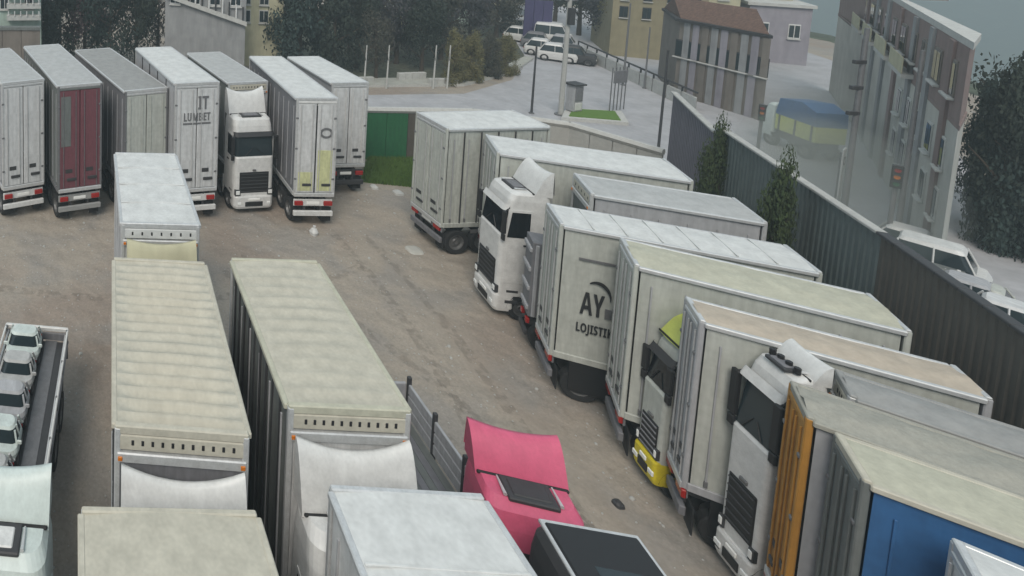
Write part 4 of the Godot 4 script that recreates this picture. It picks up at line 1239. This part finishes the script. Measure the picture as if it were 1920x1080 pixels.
func background() -> void:
	# left: terrace house and retaining wall
	var n := thing("terrace_house", "white and mint house with stacked balconies at the top left corner", "house")
	var plan := rect(Vector3(-2.4, 0, -31.0), 0.05, 2.6, 4.0)
	block(n, "wall", plan, 0.0, 7.0, M.mint_wall)
	for k in 3:
		block(n, "balcony", rect(Vector3(-2.0, 0, -30.5), 0.05, 1.8, 0.6), 3.9 + k * 0.62, 4.15 + k * 0.62, M.slab)
		for j in 6:
			rod(n, "baluster", Vector3(-2.8 + j * 0.32, 4.15 + k * 0.62, -30.45), Vector3(-2.8 + j * 0.32, 4.4 + k * 0.62, -30.45), 0.03, M.white, 5)
	windows(n, plan[0], plan[1], 4.2, 6.4, 2, 2, 0.5, 0.7, M.white)
	n = thing("retaining_wall", "grey concrete wall below the terrace house at the left edge", "wall")
	for k in 4:
		block(n, "wall_panel", rect(Vector3(-4.4 + k * 0.95, 0, -28.8), 0.0, 0.93, 0.3), 0.0, 3.75, M.brown_wall)
		block(n, "coping", rect(Vector3(-4.4 + k * 0.95, 0, -28.75), 0.0, 0.945, 0.4), 3.755, 3.9, M.curtain_dark)
	# grey house with railing and beige block
	n = thing("grey_house", "pale grey house with a slanting balcony edge behind the back row", "house")
	plan = rect(Vector3(8.4, 0, -34.0), -0.25, 4.6, 4.0)
	block(n, "wall", plan, 0.0, 7.5, M.grey_wall)
	var b0: Vector3 = plan[0]
	var b1: Vector3 = plan[1]
	var st := sheet()
	var lift := Vector3(0, 3.6, 0.25)
	quad(st, b0 + lift + Vector3(0, 0.9, 0), b1 + lift - Vector3(0, 0.6, 0), b1 + lift + Vector3(0, -0.35, 0), b0 + lift + Vector3(0, 1.15, 0))
	quad(st, b0 + lift + Vector3(0, 1.15, 0), b1 + lift - Vector3(0, 0.35, 0), b1 + lift + Vector3(0, -0.35, -0.5), b0 + lift + Vector3(0, 1.15, -0.5))
	put(st, "balcony_edge", M.slab, n)
	for k in 12:
		var p := b0.lerp(b1, (k + 0.5) / 12.0) + lift
		var y := lerpf(1.15, -0.35, (k + 0.5) / 12.0)
		rod(n, "railing_post", p + Vector3(0, y, -0.1), p + Vector3(0, y + 0.8, -0.1), 0.05, [M.white, M.dark_steel][k % 2], 5)
	windows(n, plan[0], plan[1], 4.0, 5.2, 1, 4, 0.6, 1.0, M.white)
	n = thing("beige_block", "beige apartment block with a column of windows beside the dark conifer", "building")
	plan = rect(Vector3(12.0, 0, -35.5), -0.2, 3.0, 4.0)
	block(n, "wall", plan, 0.0, 8.0, M.cream_wall)
	windows(n, plan[0], plan[1], 2.6, 7.0, 4, 2, 0.55, 0.8, M.slab, 0.1, 0.8)
	# trees behind the back row
	var g := "trees behind the back row"
	for k in [[Vector3(-1.54, 0, -36.31), 0, 5.6, 1.7, "leaf_grey", "round", "dull grey tree behind the maroon-doored trailer"], [Vector3(-0.12, 0, -35.58), 0, 6.4, 2.0, "leaf_dark", "round_b", "dark tree right of the terrace house"], [Vector3(1.43, 0, -36.31), 0, 6.6, 2.0, "leaf_rose", "round", "bare reddish tree behind the grey trailer"], [Vector3(2.96, 0, -35.58), 0, 6.6, 2.1, "leaf_teal", "round_b", "teal-dark tree in the middle of the left clump"], [Vector3(4.67, 0, -36.06), 0, 6.4, 2.0, "leaf_dark", "round", "dark tree at the right of the left clump"], [Vector3(6.21, 0, -37.07), 0, 6.2, 1.4, "leaf_grey", "round thin", "thin grey tree left of the grey house"]]:
		tree("tree", k[6], k[5], k[0], k[2], k[3], k[4], g, 0.0)
	tree("conifer", "large dark green conifer behind the right of the back row", "cone", Vector3(14.41, 0, -34.88), 8.6, 2.6, "leaf_teal", g, 0.04)
	tree("conifer", "dark conifer overlapping the right edge of the large one", "cone_b", Vector3(16.11, 0, -33.98), 7.0, 2.0, "leaf_dark", g, 0.04)
	for k in [[Vector3(18.03, 0, -35.11), 0, 6.4, 1.9, "leaf_dark", "round", "dark tree right of the conifers"], [Vector3(17.96, 0, -32.72), 0, 4.9, 1.2, "leaf_dull", "round thin", "thin tree with pale stems behind the kerb"], [Vector3(20.99, 0, -36.06), 0, 6.2, 2.0, "leaf_grey", "round_b", "grey-green tree in the middle of the roadside grove"], [Vector3(21.59, 0, -34.42), 0, 5.4, 1.6, "leaf_dark", "round", "dark tree standing before the grove"], [Vector3(24.45, 0, -37.07), 0, 6.0, 2.0, "leaf_dull", "round_b", "brownish tree left of the olive hedge"], [Vector3(28.23, 0, -39.85), 0, 5.6, 2.0, "leaf_grey", "round", "grey tree behind the olive hedge"], [Vector3(32.71, 0, -43.42), 0, 5.6, 2.2, "leaf_dull", "round_b", "dull tree above the olive hedge"], [Vector3(36.00, 0, -49.43), 0, 7.0, 2.6, "leaf_dark", "round", "tall dark tree at the top of the grove"], [Vector3(41.76, 0, -51.81), 0, 6.4, 2.4, "leaf_dark", "round_b", "dark tree over the upper road"], [Vector3(19.63, 0, -39.27), 0, 7.2, 2.2, "leaf_grey", "round_b thin", "bare grey tree behind the conifers"], [Vector3(21.58, 0, -39.85), 0, 7.0, 2.2, "leaf_dull", "round thin", "bare brown tree behind the thin pale stems"], [Vector3(24.90, 0, -41.08), 0, 7.0, 2.2, "leaf_rose", "round_b thin", "bare reddish tree at the back of the grove"], [Vector3(27.37, 0, -41.08), 0, 6.6, 2.0, "leaf_grey", "round thin", "bare grey tree above the hedge end"], [Vector3(42.15, 0, -49.43), 0, 6.6, 2.2, "leaf_dull", "round_b thin", "bare brown tree at the top right of the road"]]:
		tree("tree", k[6], k[5], k[0], k[2], k[3], k[4], "roadside trees", 0.06)
	for k in 4:
		tree("hedge_bush", ["olive bush at the left end of the roadside hedge", "second olive bush of the roadside hedge", "third olive bush of the roadside hedge", "olive bush at the road end of the hedge"][k], "column", [Vector3(21.85, 0, -31.92), Vector3(23.21, 0, -32.51), Vector3(24.63, 0, -33.13), Vector3(26.09, 0, -33.76)][k], 3.0 - 0.2 * k, 0.85, ["leaf_olive", "leaf_olive", "leaf_dull", "leaf_olive"][k], "roadside hedge", 0.02, "bush")
	# stems of young trees along the kerb
	for k in 4:
		var s := thing("bare_stem", ["pale bare stem nearest the back row", "pale bare stem right of the conifers", "pale bare stem in front of the grove", "pale bare stem left of the hedge"][k], "tree", [Vector3(16.47, 0, -31.17), Vector3(17.69, 0, -31.17), Vector3(20.24, 0, -31.17), Vector3(21.00, 0, -31.17)][k], 0.0, "bare stems along the kerb")
		rod(s, "trunk", Vector3.ZERO, Vector3(0.05, 2.4, 0), 0.05, M.slab, 6, 0.03)
		for j in 4:
			rod(s, "branch", Vector3(0.03, 1.3 + j * 0.25, 0), Vector3(0.03 + cos(j * 2.2) * 0.5, 1.8 + j * 0.28, sin(j * 2.2) * 0.5), 0.02, M.bark, 5, 0.008)
	for k in [[Vector3(16.65, 0, -32.12), 0, 0.35], [Vector3(19.82, 0, -32.51), 0, 0.5], [Vector3(21.13, 0, -31.73), 0, 0.4]]:
		var p: Vector3 = k[0]
		var s := thing("garden_wall", ["low pale garden wall near the kerb by the conifers", "low pale garden wall under the grove", "low pale garden wall by the hedge"][used.get("garden_wall", -1) + 1], "wall", p, 0.1)
		for j in 4:
			box(s, "block", Vector3(-0.8 + j * 0.42, 0, -0.1), Vector3(-0.4 + j * 0.42, k[2], 0.1), M.slab)
	# small houses uphill between the trees
	for k in [[Vector3(24.88, 0, -43.42), -0.1, 2.6, 3.6, "cream_wall", "small cream house between the trees left of the road"], [Vector3(29.60, 0, -46.84), -0.15, 3.0, 3.8, "slab", "small white house above the roadside grove"], [Vector3(33.70, 0, -48.53), -0.2, 2.8, 3.4, "mint_wall", "small mint house above the olive hedge"], [Vector3(40.32, 0, -53.88), -0.2, 3.0, 3.6, "cream_wall", "small cream house beside the top of the road"]]:
		var h := thing("hillside_house", k[5], "house", Vector3.ZERO, 0.0, "houses between the trees")
		var pl := rect(k[0], k[1], k[2], 3.0)
		block(h, "wall", pl, 0.0, k[3], M[k[4]])
		gable(h, pl, k[3] + 0.01, 0.8, M.terracotta)
		windows(h, pl[0], pl[1], 1.0, k[3] - 0.3, 2, 3, 0.45, 0.7, M.white)
	# blue hoarding at the top of the road
	n = thing("hoarding", "violet blue hoarding beside the upper road", "hoarding", Vector3(33.80, 0, -41.08), -0.35)
	for k in 3:
		box(n, "panel", Vector3(-0.8 + k * 0.55, 0.3, -0.04), Vector3(-0.27 + k * 0.55, 3.2, 0.04), M.hoarding)
		box(n, "post", Vector3(-0.58 + k * 0.55, 0, -0.12), Vector3(-0.5 + k * 0.55, 3.1, -0.05), M.steel)
	# trees and houses right of the road
	for k in [[Vector3(39.56, 0, -44.14), 0, 6.6, 2.4, "leaf_dark", "round", "dark tree right of the lamp post"], [Vector3(38.59, 0, -41.08), 0, 6.0, 2.2, "leaf_grey", "round_b", "grey-green tree left of the ochre house"], [Vector3(38.20, 0, -39.27), 0, 4.6, 1.5, "leaf_olive", "round", "olive tree at the corner of the ochre house"]]:
		tree("tree", k[6], k[5], k[0], k[2], k[3], k[4], "trees right of the road", 0.14)
	n = thing("ochre_house", "tall ochre house with small windows above the parapet", "house")
	plan = rect(Vector3(38.22, 0, -37.07), -0.55, 4.4, 5.0)
	block(n, "wall", plan, 0.0, 4.9, M.ochre_wall)
	block(n, "upper_storey", rect(Vector3(38.62, 0, -37.33), -0.55, 3.6, 4.6), 4.91, 7.5, M.lilac_wall)
	block(n, "balcony", rect(Vector3(38.04, 0, -36.56), -0.55, 2.8, 0.8), 4.95, 5.15, M.slab)
	windows(n, plan[0], plan[1], 2.4, 4.7, 2, 4, 0.42, 0.75, M.dark_steel)
	# long low sheds with a terracotta roof
	n = thing("long_shed", "long grey-brown shed with a dark eave along the street", "building")
	var w0: Vector3 = Vector3(32.40, 0, -30.27)
	var w1: Vector3 = Vector3(32.44, 0, -26.44)
	var dep := Vector3(2.2, 0, -3.0)
	plan = [w0, w1, w1 + dep, w0 + dep]
	block(n, "wall", plan, 0.0, 3.9, M.brown_wall)
	block(n, "eave", plan, 3.91, 4.05, M.dark_steel, 0.2)
	st = sheet()
	var y4 := Vector3(0, 4.06, 0)
	var ridge := Vector3(1.2, 4.95, -1.6)
	quad(st, w0 + y4, w1 + y4, w1 + ridge, w0 + ridge)
	quad(st, w0 + ridge, w1 + ridge, w1 + dep + y4, w0 + dep + y4)
	tri(st, w1 + y4, w1 + dep + y4, w1 + ridge)
	tri(st, w0 + y4, w0 + dep + y4, w0 + ridge)
	put(st, "roof", M.terracotta, n)
	for k in 9:
		var p := w0.lerp(w1, (k + 0.5) / 9.0)
		var out := Vector3(-0.05, 0, 0.04)
		block(n, "pier", [p + out, p + out + (w1 - w0).normalized() * 0.3, p + (w1 - w0).normalized() * 0.3 - out, p - out], 0.0, 3.88, [M.grey_wall, M.lilac_wall, M.brown_wall][k % 3])
	windows(n, w0, w1, 1.6, 3.4, 1, 8, 0.7, 0.9, M.dark_steel)
	n = thing("lilac_house", "small lilac house with a flat roof behind the terracotta roof", "house")
	plan = rect(Vector3(45.07, 0, -36.31), -0.6, 2.6, 3.0)
	block(n, "wall", plan, 0.0, 3.6, M.lilac_wall)
	block(n, "roof_slab", plan, 3.61, 3.8, M.slab, 0.2)
	block(n, "roof_room", rect(Vector3(46.49, 0, -37.60), -0.6, 1.2, 1.4), 3.81, 4.7, M.cream_wall)
	windows(n, plan[0], plan[1], 1.0, 3.2, 1, 2, 0.5, 0.9, M.white)
	n = thing("cream_house", "narrow cream house with a pitched roof above the shed", "house")
	plan = rect(Vector3(42.90, 0, -37.60), -0.6, 1.5, 2.4)
	block(n, "wall", plan, 0.0, 4.9, M.cream_wall)
	gable(n, plan, 4.91, 0.5, M.terracotta)
	windows(n, plan[0], plan[1], 3.6, 4.8, 1, 1, 0.5, 0.8, M.white)
	for k in [[Vector3(49.06, 0, -41.08), 0, 5.0, 1.0, "leaf_green", "small green tree behind the terracotta roof"], [Vector3(53.43, 0, -43.42), 0, 4.8, 1.0, "leaf_teal", "small dark tree above the lilac house"]]:
		tree("tree", k[5], "round", k[0], k[2], k[3], k[4], "trees behind the shed", 0.3)
	# the large building at the right
	n = thing("corner_building", "large pale building with a rose-brown top storey beyond the fence", "building")
	var A := Vector3(23.6, 0, -14.95)
	var B := Vector3(38.6, 0, -28.1)
	var C := Vector3(41.2, 0, -30.7)
	var D := Vector3(25.4, 0, -16.0)
	plan = [A, B, C, D]
	block(n, "lower_wall", plan, 0.0, 4.1, M.pale_wall)
	block(n, "floor_band", plan, 4.105, 4.25, M.rose_wall, 0.12)
	block(n, "upper_wall", plan, 4.255, 6.3, M.rose_wall)
	block(n, "eave", plan, 6.305, 6.5, M.slab, 0.3)
	block(n, "roof_room", [A.lerp(B, 0.5), A.lerp(B, 0.72), A.lerp(B, 0.72) + Vector3(1.2, 0, 0.4), A.lerp(B, 0.5) + Vector3(1.2, 0, 0.4)], 6.51, 7.6, M.grey_wall)
	windows(n, A, B, 4.4, 6.2, 1, 11, 0.9, 1.0, M.brown_wall, 0.02, 0.98)
	windows(n, A, B, 1.0, 3.9, 2, 5, 0.6, 0.9, M.slab, 0.02, 0.42)
	for k in 8:
		var p := A.lerp(B, (k + 0.5) / 8.0)
		var dir := (B - A).normalized()
		var out := Vector3(-0.659, 0, -0.752) * 0.06
		block(n, "pilaster", [p, p + dir * 0.5, p + dir * 0.5 + out, p + out], 0.0, 6.29, M.rose_wall if k % 3 == 0 else M.grey_wall)
	for k in 4:
		var p := A.lerp(B, 0.3 + k * 0.17)
		var dir := (B - A).normalized()
		var out := Vector3(-0.659, 0, -0.752) * 0.25
		block(n, "balcony", [p, p + dir * 2.4, p + dir * 2.4 + out, p + out], 4.26, 4.4, M.slab)
		block(n, "balcony_front", [p + out, p + dir * 2.4 + out, p + dir * 2.4 + out * 0.92, p + out * 0.92], 4.41, 4.95, M.cream_wall)
	# dark trees at the right edge
	for k in [[Vector3(27.18, 0, -16.18), 0, 5.6, 0.9, "leaf_dark", "column_b", "dark tree left of the two at the right edge beyond the fence"], [Vector3(27.44, 0, -15.92), 0, 5.2, 1.0, "leaf_teal", "column", "dark tree cut by the right edge beyond the fence"], [Vector3(29.81, 0, -17.60), 0, 6.2, 1.2, "leaf_dark", "round", "dark tree highest at the right edge beyond the fence"], [Vector3(28.59, 0, -17.30), 0, 4.6, 0.8, "leaf_teal", "column_b", "dark bushy tree at the corner of the large building"]]:
		tree("tree", k[6], k[5], k[0], k[2], k[3], k[4], "trees at the right edge", 0.0)

func small_things() -> void:
	# tyre marks curving through the yard
	for k in [[Vector3(8.6, 0, -6.0), Vector3(8.9, 0, -12.0), Vector3(5.0, 0, -16.0)], [Vector3(7.7, 0, -6.0), Vector3(7.9, 0, -11.6), Vector3(4.4, 0, -15.2)], [Vector3(8.1, 0, -7.0), Vector3(9.6, 0, -12.5), Vector3(9.2, 0, -17.0)], [Vector3(7.3, 0, -8.0), Vector3(8.7, 0, -13.0), Vector3(8.3, 0, -17.0)], [Vector3(-2.0, 0, -14.6), Vector3(4.0, 0, -13.2), Vector3(8.5, 0, -15.5)]]:
		var ts := sheet()
		for i in 24:
			var q := []
			for j in 2:
				var t := (i + j) / 24.0
				var p: Vector3 = k[0].lerp(k[1], t).lerp(k[1].lerp(k[2], t), t)
				var e: Vector3 = (k[1] - k[0]).lerp(k[2] - k[1], t).normalized()
				var side := Vector3(-e.z, 0, e.x) * 0.13
				q.append(p - side + Vector3(0, 0.005, 0))
				q.append(p + side + Vector3(0, 0.005, 0))
			quad(ts, q[0], q[1], q[3], q[2])
		structure(ts, "tyre_track", M.w_track)
	# loose stones over the yard
	var pr := RandomNumberGenerator.new()
	pr.seed = 9
	var mm := MultiMesh.new()
	mm.transform_format = MultiMesh.TRANSFORM_3D
	var ps := sheet()
	loft(ps, [[0.0, 0.5, -0.5, 0.4, 0.3], [0.35, 0.45, -0.4, 0.38, 0.3], [0.6, 0.2, -0.2, 0.2, 0.15]])
	ps.generate_normals()
	mm.mesh = ps.commit()
	mm.instance_count = 2200
	for i in 2200:
		var sz := pr.randf_range(0.012, 0.04) * (2.2 if pr.randf() < 0.04 else 1.0)
		var b := Basis(Vector3.UP, pr.randf() * TAU).scaled(Vector3(sz, sz * 0.7, sz))
		mm.set_instance_transform(i, Transform3D(b, Vector3(pr.randf_range(-3.0, 11.0), 0.0, -pr.randf_range(5.0, 19.5))))
	var mi := MultiMeshInstance3D.new()
	mi.multimesh = mm
	mi.material_override = M.concrete
	mi.name = numbered("gravel")
	add_child(mi)
	mi.set_meta("kind", "stuff")
	tag(mi, "loose small stones scattered over the earth of the yard", "gravel")
	# litter and stones in the yard
	var n := thing("litter_bag", "small white plastic bag lying in the middle of the yard", "bag", Vector3(7.68, 0, -17.01), 0.4)
	var st := sheet()
	loft(st, [[0.0, 0.1, -0.1, 0.09, 0.06], [0.1, 0.12, -0.12, 0.11, 0.08], [0.2, 0.07, -0.06, 0.07, 0.05]])
	put(st, "sack", M.white, n)
	rod(n, "knot", Vector3(0, 0.19, 0), Vector3(0.02, 0.28, 0), 0.03, M.white, 6, 0.05)
	for k in [[Vector3(10.26, 0, -16.23), 0, 0.26, 0.05, "pale_wall", "flat pale sheet of litter near the far trailers"], [Vector3(9.34, 0, -8.95), 0, 0.09, 0.07, "dark_steel", "small dark stone on the ground right of the pink cab"], [Vector3(11.07, 0, -19.97), 0, 0.16, 0.1, "slab", "pale stone at the edge of the grass"], [Vector3(11.70, 0, -19.58), 0, 0.2, 0.09, "slab", "broad pale stone in front of the far trailer"]]:
		st = sheet()
		var r: float = k[2]
		loft(st, [[0.0, r, -r * 0.7, r * 0.8, r * 0.5], [k[3] * 0.6, r * 0.9, -r * 0.6, r * 0.75, r * 0.5], [k[3], r * 0.5, -r * 0.4, r * 0.45, r * 0.3]])
		var o := put(st, "stone" if k[4] != "pale_wall" else "litter_sheet", M[k[4]], self)
		o.position = k[0]
		tag(o, k[5], "stone" if k[4] != "pale_wall" else "litter")
	# dust hanging over the street in front of the large building
	var dr := RandomNumberGenerator.new()
	dr.seed = 4
	var fm := FogMaterial.new()
	fm.density = 0.028
	fm.albedo = Color(0.92, 0.96, 0.93)
	for k in 9:
		var f := FogVolume.new()
		f.shape = RenderingServer.FOG_VOLUME_SHAPE_ELLIPSOID
		f.size = Vector3(dr.randf_range(3.5, 8.0), dr.randf_range(2.4, 5.0), dr.randf_range(2.5, 4.5))
		f.material = fm
		f.name = numbered("dust_cloud")
		var along := dr.randf_range(0.0, 7.5)
		f.position = Vector3(22.9 + 0.752 * along + dr.randf_range(-1.0, 0.3), dr.randf_range(0.6, 2.2), -16.6 - 0.659 * along + dr.randf_range(-0.6, 0.6))
		f.rotation.y = deg_to_rad(41.2 + dr.randf_range(-15, 15))
		add_child(f)
		f.set_meta("kind", "stuff")
		tag(f, "pale dust hanging over the street before the large building", "dust", "dust over the street")
